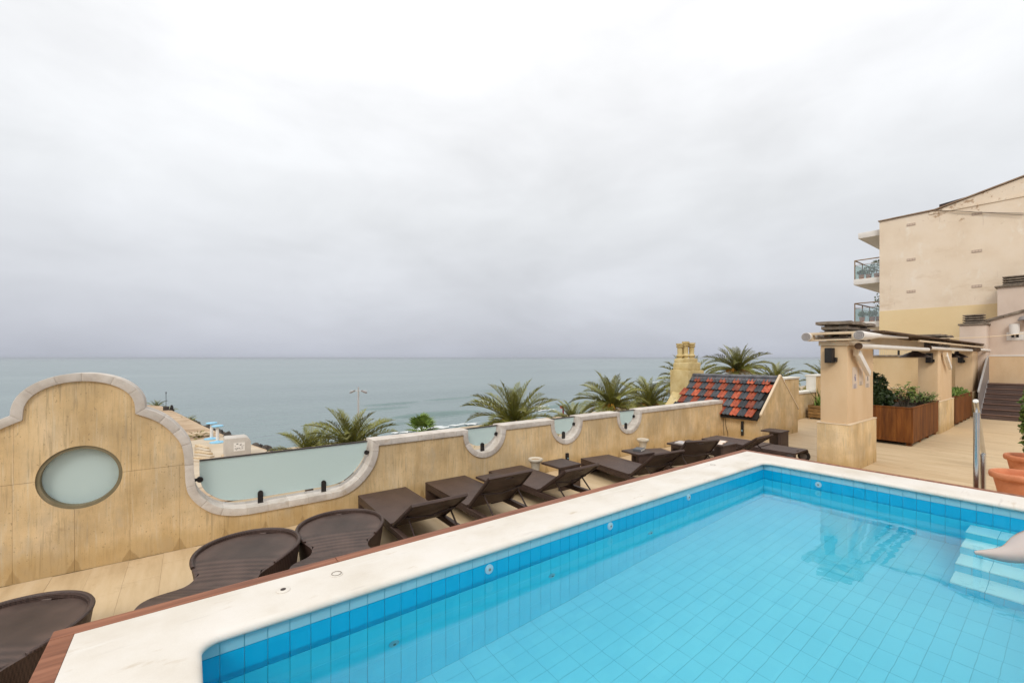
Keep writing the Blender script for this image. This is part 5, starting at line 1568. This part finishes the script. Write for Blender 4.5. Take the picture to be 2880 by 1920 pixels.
for rl_, v in ((rl1, 2.54), (rl2, 3.39)):
    mb = MB()
    for r0, r1, d in ((.062, .076, .006), (.036, .052, .006), (.010, .026, .006)):
        n = 28; vv = []
        for x in (9.86 - d, 9.859):
            for rr2 in (r0, r1): vv += [(x, v + rr2 * math.cos(6.28318 * k / n), 2.62 + rr2 * math.sin(6.28318 * k / n)) for k in range(n)]
        ff = []
        for k in range(n):
            m_ = (k + 1) % n
            ff += [(k, m_, n + m_, n + k), (m_, k, 2 * n + k, 2 * n + m_), (n + k, n + m_, 3 * n + m_, 3 * n + k)]
        mb.add(vv, ff)
    build('roll_edge', mb, 'grey_metal', rl_, smooth=40)
for u0, u1, v, z in ((10.08, 15.85, 2.60, 2.425), (16.0, 22.9, 2.60, 2.475), (23.0, 26.0, 2.42, 2.50)):
    b_ = roller(u0, u1, v, z, .05, 'front_bar')
    build('end_cap', MB().tube([(u0 - .02, v, z), (u0 - .0005, v, z)], .062, 20), 'brown_sheet', b_)
for u, v in ((10.25, 2.66), (17.9, 2.545)):
    build('arm', MB().box((0, -.035, -.06), (.80, .035, .06), Matrix.Translation((u, v, 2.30)) @ Matrix.Rotation(R(31), 4, 'Y')), 'white_paint', aw, bevel=.008)
    build('arm_bracket', MB().box((u - .05, v - .02, 2.24), (u + .22, v + .055, 2.37)), 'cream_paint', aw)
# fabric hoods and brown sheet
for k in range(7):
    a0 = 11.2 + k * 2.06
    build('roof_sheet', MB().prism([(2.47, 2.725), (3.42, 2.765), (3.42, 2.785), (2.47, 2.755)], a0, a0 + 2.05, 'x'), 'brown_sheet', aw)
build('fabric', MB().prism([(2.50, 2.600), (2.53, 2.600), (2.53, 2.645), (2.50, 2.645)], 14.4, 25.4, 'x'), 'cream_paint', aw)
for u in (12.4, 15.6, 20.4, 23.3): build('rafter', MB().box((u, 2.54, 2.675), (u + .08, 3.42, 2.722)), 'brown_sheet', aw)
build('beam', MB().box((11.73, 2.93, 2.50), (17.38, 3.05, 2.68)).box((19.62, 2.93, 2.50), (25.5, 3.05, 2.68)), 'cream_paint', aw)
# speakers
def speaker(label, loc):
    t = thing('loudspeaker', label, 'loudspeaker', loc, 0, 'black loudspeakers on the pillars')
    pr_ = [(-.15, -.06), (-.05, -.082), (0, -.06), (0, .06), (-.05, .082), (-.15, .06)]
    mb = MB().prism([(a, b) for a, b in pr_], -.145, .145, 'z'); build('cabinet', mb, 'blackmetal', t, world=False, bevel=.012)
    build('grille', MB().box((-.1555, -.052, -.13), (-.1505, .052, .13)), 'blackmetal', t, world=False)
    build('bracket', MB().box((-.08, -.11, -.12), (.0445, -.084, -.04)), 'blackmetal', t, world=False)
speaker('black loudspeaker on the pillar nearest the pool', (PA[0] + .044, 3.03, 2.25))
speaker('black loudspeaker on the pillar between the planters', (PB[0] + .044, 2.82, 2.20))
speaker('black loudspeaker on the pillar by the stairs', (PC[0] + .044, 2.95, 2.16))
# hanging shades between the pillars
def shade(label, loc, r_):
    t = thing('pendant_lamp', label, 'pendant lamp', loc, 0, 'dark bell lamps under the awnings')
    build('shade', MB().lathe([(r_, 0), (r_ * .95, .03), (r_ * .55, .11), (r_ * .22, .16), (r_ * .18, .22), (.02, .23)], 24), 'darkmetal', t, world=False, smooth=50)
    build('stem', MB().tube([(0, 0, .2), (0, 0, .33)], .012, 8), 'darkmetal', t, world=False)
shade('wide dark bell lamp hanging before the middle pillar', (16.4, 2.95, 2.22), .34)
shade('dark bell lamp hanging past the middle pillar', (21.2, 2.95, 2.22), .30)
shade('dark bell lamp hanging next to the stair pillar', (22.8, 2.95, 2.22), .30)
# notices on the right face of the first pillar
def notice(label, px, py, w, h, blue):
    p = at_v(px, py, PA[2] + .044)
    t = thing('notice_sheet', label, 'notice', (p.x, PA[2] + .044, p.z), 0, 'paper notices on the pillar')
    build('sheet', MB().box((-w / 2, -.004, -h / 2), (w / 2, -.0005, h / 2)), 'paper', t, world=False)
    mk = MB()
    if blue is not None:
        mk.prism([(.02 * math.cos(R(a)) + .008, .05 + .02 * math.sin(R(a))) for a in range(0, 360, 30)], -.0062, -.0045, 'y')
        mk.prism([(-.04, .03), (.03, .015), (.04, -.06), (-.01, -.065)], -.0062, -.0045, 'y')
    for k in range(4): mk.box((-w * .3, -.0062, -h * .32 - k * .022), (w * (.25 - .05 * (k % 2)), -.0045, -h * .32 - k * .022 + .008))
    build('print', mk, 'ink_blue' if blue else 'ink_grey', t, world=False)
notice('pale notice with a blue pictogram on the pillar', 2404, 1062, .30, .42, True)
notice('small text notice between the two pictogram notices', 2421, 1058, .26, .34, None)
notice('pale notice with a grey pictogram on the pillar', 2439.5, 1062, .30, .40, False)

# ------------------------------------------------------------------ wooden planters
def planter(label, u0, u1, v0, v1, z1, bw=.14):
    t = thing('planter_box', label, 'planter', ((u0 + u1) / 2, (v0 + v1) / 2, 0), 0, 'long wooden planter boxes between the pillars')
    z0 = .09
    def boards(a, b, fixed, along):
        n = max(1, round((b - a) / bw)); w = (b - a) / n
        for k in range(n):
            x0_, x1_ = a + k * w + .0012, a + (k + 1) * w - .0012
            if along == 'u': build('board', MB().box((x0_, fixed, z0 + random.uniform(-.003, .003)), (x1_, fixed + .025, z1 - .03)), 'planter_wood', t, bevel=.003)
            else: build('board', MB().box((fixed, x0_, z0 + random.uniform(-.003, .003)), (fixed + .025, x1_, z1 - .03)), 'planter_wood', t, bevel=.003)
    boards(u0, u1, v0, 'u'); boards(v0 + .026, v1 - .001, u0, 'v')
    boards(u0 + .026, u1, v1, 'u'); boards(v0 + .026, v1 - .001, u1 - .026, 'v')
    build('trim', MB().box((u0 - .012, v0 - .012, z1 - .029), (u1 + .012, v0 + .05, z1)).box((u0 - .012, v1 - .03, z1 - .029), (u1 + .012, v1 + .035, z1)).box((u0 - .012, v0 + .051, z1 - .029), (u0 + .05, v1 - .031, z1)).box((u1 - .05, v0 + .051, z1 - .029), (u1 + .012, v1 - .031, z1)), 'planter_wood', t, bevel=.003)
    build('soil', MB().box((u0 + .03, v0 + .03, z0 + .02), (u1 - .03, v1 - .01, z1 - .10)), 'soil', t)
    n = max(2, int((u1 - u0) / .8))
    for k in range(n + 1):
        u = u0 + .06 + (u1 - u0 - .24) * k / n
        for v in (v0 + .04, v1 - .12): build('foot', MB().box((u, v, 0), (u + .12, v + .10, z0 - .004)), 'planter_wood', t)
    return t
planter('long wooden planter with dark bush between the first two pillars', 14.35, 17.35, 2.62, 3.95, .97)
planter('long wooden planter of bright ground cover beside the stairs', 19.65, 22.9, 2.58, 3.3, .97)
rn = random.Random(9)
bs = thing('dark_bush', 'large dense dark green bush in the first planter', 'bush', (14.85, 3.72, .86))
mb = MB()
for (x, y, z, rx, rz_, n) in ((0, 0, .42, .42, .42, 1500), (.1, -.18, .30, .40, .34, 1100), (-.05, .1, .85, .34, .36, 1100), (.05, .05, 1.18, .22, .26, 500), (.15, -.35, .25, .30, .28, 700), (0, -.22, .66, .30, .28, 700)):
    leaf_cloud(mb, (x, y, z), rx, rx, rz_, n, .045, rn, .55)
build('foliage', mb, 'leaf_dark', bs, world=False, smooth=0, recalc=False)
core = MB()
for (x, y, z, r_) in ((0, 0, .42, .36), (0, 0, .85, .24), (.1, -.2, .3, .3)):
    core.lathe([(.001, z - r_)] + [(r_ * math.cos(R(a)), z + r_ * math.sin(R(a))) for a in range(-75, 90, 15)] + [(.001, z + r_)], 12, Matrix.Translation((x, y, 0)))
build('inner_foliage', core, 'leaf_dark', bs, world=False)
build('trunk', MB().tube([(0, 0, -.1), (.02, 0, .3)], [.05, .04], 8), 'bark', bs, world=False)
def airy(name, label, loc, n, h, r_, seed, mat, leaf=.06, cat='plant'):
    rnd = random.Random(seed); lv = MB(); stm = MB()
    for i in range(n):
        az = rnd.uniform(0, 6.28); rr_ = r_ * math.sqrt(rnd.random()); hh = h * rnd.uniform(.55, 1)
        o = Vector((rnd.gauss(0, .06), rnd.gauss(0, .06), -.06)); e = Vector((math.cos(az) * rr_, math.sin(az) * rr_, hh))
        m_ = o.lerp(e, .5) + Vector((0, 0, .08 * h))
        stm.tube([o, m_, e], [.010, .007, .003], 4)
        for k in range(9):
            q = m_.lerp(e, .15 + .9 * k / 8) + Vector((rnd.gauss(0, .04), rnd.gauss(0, .04), rnd.gauss(0, .03)))
            a = Vector((rnd.gauss(0, 1), rnd.gauss(0, 1), rnd.gauss(0, .4))).normalized() * leaf * rnd.uniform(.6, 1.2)
            b = a.cross(Vector((rnd.gauss(0, .3), rnd.gauss(0, .3), 1))).normalized() * leaf * .4
            lv.add([q - a, q + b, q + a, q - b], [(0, 1, 2, 3)])
    t = thing(name, label, cat, loc)
    build('leaves', lv, mat, t, world=False, smooth=0, recalc=False); build('stems', stm, 'bark', t, world=False, recalc=False)
airy('leafy_plant', 'light green airy shrub in the middle of the first planter', (15.7, 3.05, .87), 22, .66, .36, 4, 'leaf_grass', .07)
airy('trailing_plant', 'low trailing olive plant at the planter end by the middle pillar', (16.5, 2.95, .87), 40, .30, .55, 5, 'leaf_mid', .05)
airy('creeping_plant', 'creeping plant between the airy shrub and the middle pillar', (16.95, 2.9, .87), 30, .38, .35, 6, 'leaf_mid', .045)
gc = MB()
for i in range(26): leaf_cloud(gc, (19.9 + i * .115, 2.95 + rn.uniform(-.1, .1), .92 + .09 * rn.random()), .22, .34, .17, 110, .04, rn, .3)
tag(build('ground_cover', gc, 'leaf_grass', smooth=0, recalc=False), 'bright green ground cover filling the planter by the stairs', 'plant', kind='stuff')

# ------------------------------------------------------------------ pots beside the pool
def pot(label, loc, r_, h):
    t = thing('terracotta_pot', label, 'pot', loc, 0, 'terracotta pots behind the pool')
    build('body', MB().lathe([(r_ * .60, 0), (r_ * .64, .01), (r_ * .86, h * .80), (r_ * .80, h * .82), (r_ * .70, h * .3), (r_ * .02, h * .28)], 36), 'terracotta', t, world=False, smooth=40)
    build('rim', MB().lathe([(r_ * .87, h * .78), (r_ * .97, h * .81), (r_ * 1.0, h * .86), (r_ * 1.0, h * .94), (r_ * .96, h * .99), (r_ * .92, h), (r_ * .87, h * .98), (r_ * .84, h * .88), (r_ * .82, h * .82)], 40), 'terracotta', t, world=False, smooth=60)
    build('soil', MB().lathe([(r_ * .79, h * .70), (r_ * .4, h * .72), (.01, h * .73)], 24), 'soil', t, world=False)
    return t
p = at_z(2872, 1332, .46); pot('round terracotta pot close behind the pool rim', (p.x, p.y, 0), .335, .47)
p2 = at_z(2897, 1283, .46); pot('round terracotta pot holding the clipped shrub', (p2.x, p2.y, 0), .32, .47)
sh = thing('potted_shrub', 'upright bushy green shrub growing in the rear terracotta pot', 'shrub', (p2.x, p2.y, .34))
mb = MB()
for (z, rx, rz_, n) in ((.35, .10, .25, 130), (.7, .14, .35, 300), (1.0, .12, .3, 220), (1.2, .08, .2, 90)): leaf_cloud(mb, (0, 0, z), rx, rx, rz_, n, .05, rn, .3)
build('foliage', mb, 'leaf_mid', sh, world=False, smooth=0, recalc=False)
build('trunk', MB().tube([(0, 0, -.05), (0, 0, .9)], [.03, .015], 8), 'bark', sh, world=False)

# =================================================================== STAIRS, END WALL, HOUSES
US, NST, RIS, TRD = 23.0, 7, .174, .30
SVL = 2.38; SVR = -3.0
stt = thing('brown_stairs', 'flight of dark brown boarded steps up to the landing', 'stairs', (US, 0, 0))
for i in range(NST):
    z0 = i * RIS
    for k in range(2):
        build('riser_board', MB().box((US + i * TRD + .02, SVR, z0 + .004 + k * .072), (US + i * TRD + .04, SVL, z0 + .073 + k * .072)), 'composite', stt)
    for k in range(2):
        build('tread_board', MB().box((US + i * TRD + k * .150 - .005, SVR, z0 + RIS - .025), (US + i * TRD + .144 + k * .150, SVL, z0 + RIS)), 'composite_nose', stt, bevel=.003)
    build('step_body', MB().box((US + i * TRD + .041, SVR + .01, 0), (US + (i + 1) * TRD + .018, SVL - .01, z0 + RIS - .026)), 'rt_under', stt)
ue = US + NST * TRD; zl = NST * RIS
build('landing', MB().box((ue + .02, SVR, 0), (ue + 1.6, SVL, zl)), 'composite', stt)
gd = thing('stair_guard', 'grey metal side panel and pale handrail of the stairs', 'handrail', (US, SVL, 0))
build('panel', MB().prism([(US - .15, 0), (US + .25, 0), (ue + .3, zl - .05), (ue + .3, zl + 1.0), (ue, zl + 1.0), (US - .15, .95)], SVL + .012, SVL + .04, 'y'), 'grey_metal', gd)
build('handrail', MB().box((0, 0, 0), (1, .05, .07), Matrix.Translation((US - .18, SVL + .0, .96)) @ Matrix(((ue - US + .2, 0, 0, 0), (0, 1, 0, 0), (zl + .06, 0, 1, 0), (0, 0, 0, 1)))), 'pale_metal', gd)
build('stringer', MB().prism([(US - .02, .004), (US + .3, .004), (ue + .3, zl - .1), (ue + .3, zl + .12), (ue, zl + .12), (US - .02, .2)], SVL + .001, SVL + .010, 'y'), 'pale_metal', gd)
# end wall of the terrace
EU = 26.0
ew = thing('end_wall', 'ochre plastered wall closing the terrace behind the pillars', 'wall', (EU, 4, 0))
build('wall', MB().box((EU, 2.55, 0), (EU + .22, 6.26, 2.26)), 'plaster_ochre', ew)
build('coping', MB().box((EU - .06, 2.55, 2.26), (EU + .28, 6.30, 2.34)), 'concrete_cap', ew, bevel=.008)
build('ledge', MB().box((EU - .12, 2.56, 0), (EU - .001, 6.25, .80)), 'travertine', ew, bevel=.01)
build('ledge_cap', MB().box((EU - .15, 2.56, .80), (EU - .002, 6.25, .85)), 'cream_paint', ew, bevel=.008)
wf = thing('wire_fence', 'fine wire mesh fence with dark posts on top of the end wall', 'fence', (EU + .1, 4.4, 2.34))
mb = MB()
for k in range(48): mb.box((EU + .105, 2.6 + k * .077, 2.345), (EU + .110, 2.605 + k * .077, 2.95))
for k in range(8): mb.box((EU + .1105, 2.6, 2.38 + k * .08), (EU + .1145, 6.24, 2.385 + k * .08))
build('mesh', mb, 'pale_metal', wf, smooth=0)
for v in (2.7, 4.0, 5.25, 6.2): build('post', MB().box((EU + .06, v - .035, 2.341), (EU + .10, v + .035, 3.06)), 'blackmetal', wf)
# stair house on the right with a sloping parapet and chimneys
SHU = 25.7
sh_ = thing('stair_house', 'pale pink stair house with sloping stone coping above the steps', 'building', (SHU + 1, 0, 0))
a = at_u(2764, 908, SHU); b = at_u(2880, 877, SHU)
slope = (b.z - a.z) / (b.y - a.y)
vL, vR = 2.52, -4.0
zL = a.z + slope * (vL - a.y); zR2 = a.z + slope * (vR - a.y)
build('wall', MB().prism([(vL, 0), (vL, zL), (vR, zR2), (vR, 0)], SHU, SHU + .3, 'x'), 'plaster_pink', sh_)
n = 12
for k in range(n):
    v0_, v1_ = vL + .06 + (vR - vL) * k / n, vL + .06 + (vR - vL) * (k + 1) / n
    z0_, z1_ = zL + slope * (v0_ - vL), zL + slope * (v1_ - vL)
    build('coping_slab', MB().prism([(v0_ - .004, z0_ + .002), (v1_ + .004, z1_ + .002), (v1_ + .004, z1_ + .10), (v0_ - .004, z0_ + .10)], SHU - .07, SHU + .36, 'x'), 'concrete_cap', sh_, bevel=.012)
build('string_line', MB().box((SHU - .035, vR, 2.27), (SHU - .001, vL - .05, 2.32)), 'white_paint', sh_)
build('dado', MB().box((SHU - .02, vR, .1), (SHU - .002, vL - .06, 2.268)), 'plaster', sh_)
# wall lamp, socket and siren on the stair house
p = at_u(2854, 926, SHU)
wl = thing('cylinder_wall_lamp', 'white cylindrical lamp on the pink stair house wall', 'wall lamp', (SHU, p.y, p.z))
build('body', MB().tube([(-.16, 0, -.2), (-.16, 0, .2)], .14, 24), 'white_paint', wl, world=False, smooth=40)
build('backplate', MB().box((-.05, -.06, -.1), (-.001, .06, .1)), 'white_paint', wl, world=False)
p = at_u(2855, 945, SHU)
pw = thing('wall_socket_plate', 'white plate with two dark sockets under the cylindrical lamp', 'socket', (SHU, p.y, p.z))
build('plate', MB().box((-.02, -.22, -.16), (-.001, .22, .16)), 'white_paint', pw, world=False, bevel=.006)
for s_ in (-1, 1): build('socket', MB().box((-.03, s_ * .06 - .035, -.05), (-.0205, s_ * .06 + .035, .06)), 'blackmetal', pw, world=False)
p = at_u(2876, 899, SHU)
ls = thing('bulkhead_lamp', 'brown bulkhead lamp high on the pink stair house wall', 'wall lamp', (SHU, p.y - .1, p.z))
build('hood', MB().lathe([(.02, .16), (.16, .10), (.22, -.02), (.2, -.04), (.02, -.04)], 20, Matrix.Translation((-.2, 0, 0))), 'grey_metal', ls, world=False, smooth=50)
build('arm', MB().tube([(-.001, 0, .1), (-.2, 0, .14)], .02, 8), 'grey_metal', ls, world=False)
# louvred chimneys
def louvre_chimney(label, u, v, w, z0, z1, zc, n):
    t = thing('louvred_chimney', label, 'chimney', (u, v, z0), 0, 'chimneys with stacked louvres')
    build('shaft', MB().box((u - w / 2, v - w / 2, z0), (u + w / 2, v + w / 2, z1)), 'plaster_pink', t, bevel=.015)
    build('collar', MB().box((u - w * .56, v - w * .56, z1), (u + w * .56, v + w * .56, z1 + .07)), 'concrete_cap', t, bevel=.015)
    st_ = (zc - z1 - .07) / n
    for k in range(n):
        z = z1 + .07 + k * st_
        build('louvre', MB().box((u - w * .40, v - w * .40, z + st_ * .35), (u + w * .40, v + w * .40, z + st_ * .85)), 'concrete_cap', t, bevel=.015)
    build('flue', MB().box((u - w * .3, v - w * .3, z1 + .071), (u + w * .3, v + w * .3, zc - st_ * .2)), 'rt_under', t)
a_ = at_u(2737, 915, 25.6); b_ = at_u(2738, 886, 25.6)
louvre_chimney('short louvred chimney at the low end of the stair house roof', 25.3, at_u(2740, 915, 25.3).y, .74, 0, a_.z - .02, b_.z, 4)
c_ = at_u(2862, 808, 27.5); d_ = at_u(2866, 776, 27.5)
louvre_chimney('tall louvred chimney standing behind the stair house roof', 27.6, at_u(2874, 808, 27.6).y, 1.25, 0, c_.z, d_.z, 4)
# neighbouring apartment block
BU = 28.4
def bz(px, py): return at_u(px, py, BU)
nbk = thing('apartment_block', 'tall cream apartment block with yellow lower band and sea balconies', 'building', (BU + 6, 0, GND_Z))
e = bz(2473.5, 624.5); k_ = bz(2630, 590); r_ = bz(2880, 496); yb = bz(2476, 875)
vE = e.y; slope2 = (r_.z - k_.z) / (r_.y - k_.y)
zfar = k_.z + slope2 * (-8 - k_.y)
build('party_wall', MB().prism([(vE, yb.z), (vE, e.z), (k_.y, e.z + .02), (-8, zfar), (-8, yb.z)], BU, BU + 10, 'x'), 'party', nbk)
build('painted_band', MB().box((BU - .012, -8, GND_Z), (BU + 10, vE + .006, yb.z - .002)), 'party_yellow', nbk)
rfp = [(vE + .05, e.z + .022), (k_.y, e.z + .045), (-8, zfar + .03), (-8, zfar + .09), (k_.y, e.z + .095), (vE + .05, e.z + .065)]
build('roof_edge', MB().prism(rfp, BU - .07, BU + 10, 'x'), 'roof_rim', nbk)
s0 = bz(2630, 592); s1 = bz(2880, 557)
build('string_course', MB().prism([(k_.y + .2, e.z - .12), (-8, e.z - .12), (-8, e.z - .04), (k_.y + .2, e.z - .04)], BU - .035, BU - .001, 'x'), 'party', nbk)
for px, py in ((2562.5, 631.5), (2562.5, 730), (2562.5, 819.5), (2747.5, 601), (2747.5, 706), (2747.5, 804.5)):
    p = bz(px, py)
    vt = build('vent', MB().box((BU - .014, p.y - .16, p.z - .06), (BU - .001, p.y + .16, p.z + .06)), 'vent_clay', nbk)
    m_ = MB()
    for q in range(3): m_.box((BU - .02, p.y - .14 + q * .1, p.z - .04), (BU - .0142, p.y - .06 + q * .1, p.z + .04))
    build('vent_slot', m_, 'plaster_pink', vt)
# roof lights behind the gable edge
rb = bz(2627, 572)
build('roof_hatch', MB().prism([(k_.y - .05, e.z + .1), (k_.y - .05, e.z + .42), (k_.y - 1.6, e.z + .60), (k_.y - 1.6, e.z + .3)], BU + .6, BU + 2.2, 'x'), 'darkmetal', nbk)
# balconies on the sea side
def balcony(z, label_parts, plants, rail=True, proj_=1.15):
    u0, u1 = BU + .25, BU + 9.5
    bal = build('balcony', MB().box((u0, vE + .007, z - .30), (u1, vE + proj_, z)), 'white_paint', nbk, bevel=.02)
    if not rail: return
    m_ = MB()
    for u in [u0 + .03 + k * 1.3 for k in range(8)]: m_.tube([(u, vE + proj_ - .05, z), (u, vE + proj_ - .05, z + 1.0)], .025, 6)
    m_.tube([(u0 + .03, vE + .05, z + 1.0), (u0 + .03, vE + proj_ - .05, z + 1.0), (u1, vE + proj_ - .05, z + 1.0)], .03, 6)
    m_.tube([(u0 + .03, vE + .05, z + .75), (u0 + .03, vE + proj_ - .05, z + .75), (u1, vE + proj_ - .05, z + .75)], .012, 6)
    build('railing', m_, 'crate_wood', bal)
    build('glazing', MB().box((u0 + .015, vE + .06, z + .04), (u0 + .025, vE + proj_ - .08, z + .72)), 'clear_glass', bal)
    build('glazing', MB().box((u0 + .05, vE + proj_ - .055, z + .04), (u1, vE + proj_ - .045, z + .72)), 'clear_glass', bal)
    return bal
def bpx(py): return at_u(2420, py, BU + .25).z
zb1 = bpx(784); zb2 = bpx(905); zb0 = bpx(655)
balcony(zb1, None, None); balcony(zb2, None, None); balcony(zb0, None, None, False, .95)
rn = random.Random(12)
def balcony_plant(label, u, v, z, h, r_, seed):
    t = thing('balcony_plant', label, 'potted plant', (u, v, z), 0, 'potted plants on the apartment balconies')
    build('pot', MB().lathe([(.09, 0), (.13, .26), (.12, .27), (.02, .24)], 14), 'terracotta', t, world=False)
    mb = MB(); leaf_cloud(mb, (0, 0, .25 + h / 2), r_, r_, h / 2, 240, .05, rn, .2); build('foliage', mb, 'leaf_mid', t, world=False, smooth=0, recalc=False)
balcony_plant('bushy plant on the upper balcony against the party wall', BU + .75, vE + .28, zb1, .75, .32, 1)
balcony_plant('lower leafy plant in the middle of the upper balcony', BU + .75, vE + .62, zb1, .45, .3, 2)
balcony_plant('small plant at the outer corner of the upper balcony', BU + .7, vE + .92, zb1, .28, .2, 3)
balcony_plant('tall plant rising above the lower balcony rail', BU + .9, vE + .2, zb2, 1.3, .28, 4)
balcony_plant('round potted plant behind the lower balcony glass', BU + .7, vE + .45, zb2, .35, .25, 5)
balcony_plant('potted plant at the outer corner of the lower balcony', BU + .65, vE + .88, zb2, .35, .18, 6)
# cables across the block and the tie rope from the awning
def cable(label, pts, r_, mat, name='cable'):
    o = build(name, MB().tube(pts, r_, 6), mat, None, loc=pts[0], smooth=60); tag(o, label, 'cable')
cable('thin dark cable strung across the cream apartment wall', [tuple(bz(x, y) + Vector((-.06, 0, 0))) for x, y in ((2630, 592), (2690, 594.5), (2760, 598), (2830, 600), (2880, 601))], .014, 'concrete_cap', 'wall_cable')
cable('second thin cable slanting along the cream apartment wall', [tuple(bz(x, y) + Vector((-.08, 0, 0))) for x, y in ((2680, 594), (2740, 598), (2810, 602), (2880, 606))], .012, 'concrete_cap', 'slanting_cable')
q0 = Vector((17.5, 2.62, 2.78)); q1 = at_u(2900, 935, 19.5)
cable('tan rope stretched from the awning towards the stair house', [tuple(q0.lerp(q1, k / 8) + Vector((0, 0, -.05 * math.sin(math.pi * k / 8)))) for k in range(9)], .012, 'cream_paint', 'tie_rope')

# =================================================================== SEA HAZE
hz = bpy.data.materials.new('sea_haze'); hz.use_nodes = True
t = hz.node_tree
for n in list(t.nodes):
    if n.type == 'BSDF_PRINCIPLED': t.nodes.remove(n)
pvn = t.nodes.new('ShaderNodeVolumePrincipled')
pvn.inputs['Color'].default_value = (.66, .70, .76, 1); pvn.inputs['Density'].default_value = .00009; pvn.inputs['Anisotropy'].default_value = .1
t.links.new(pvn.outputs[0], t.nodes['Material Output'].inputs['Volume'])
MT['haze'] = hz
tag(build('haze', MB().box((-45000, -200, -14), (45000, 45000, 14)), 'haze', smooth=0), kind='stuff')
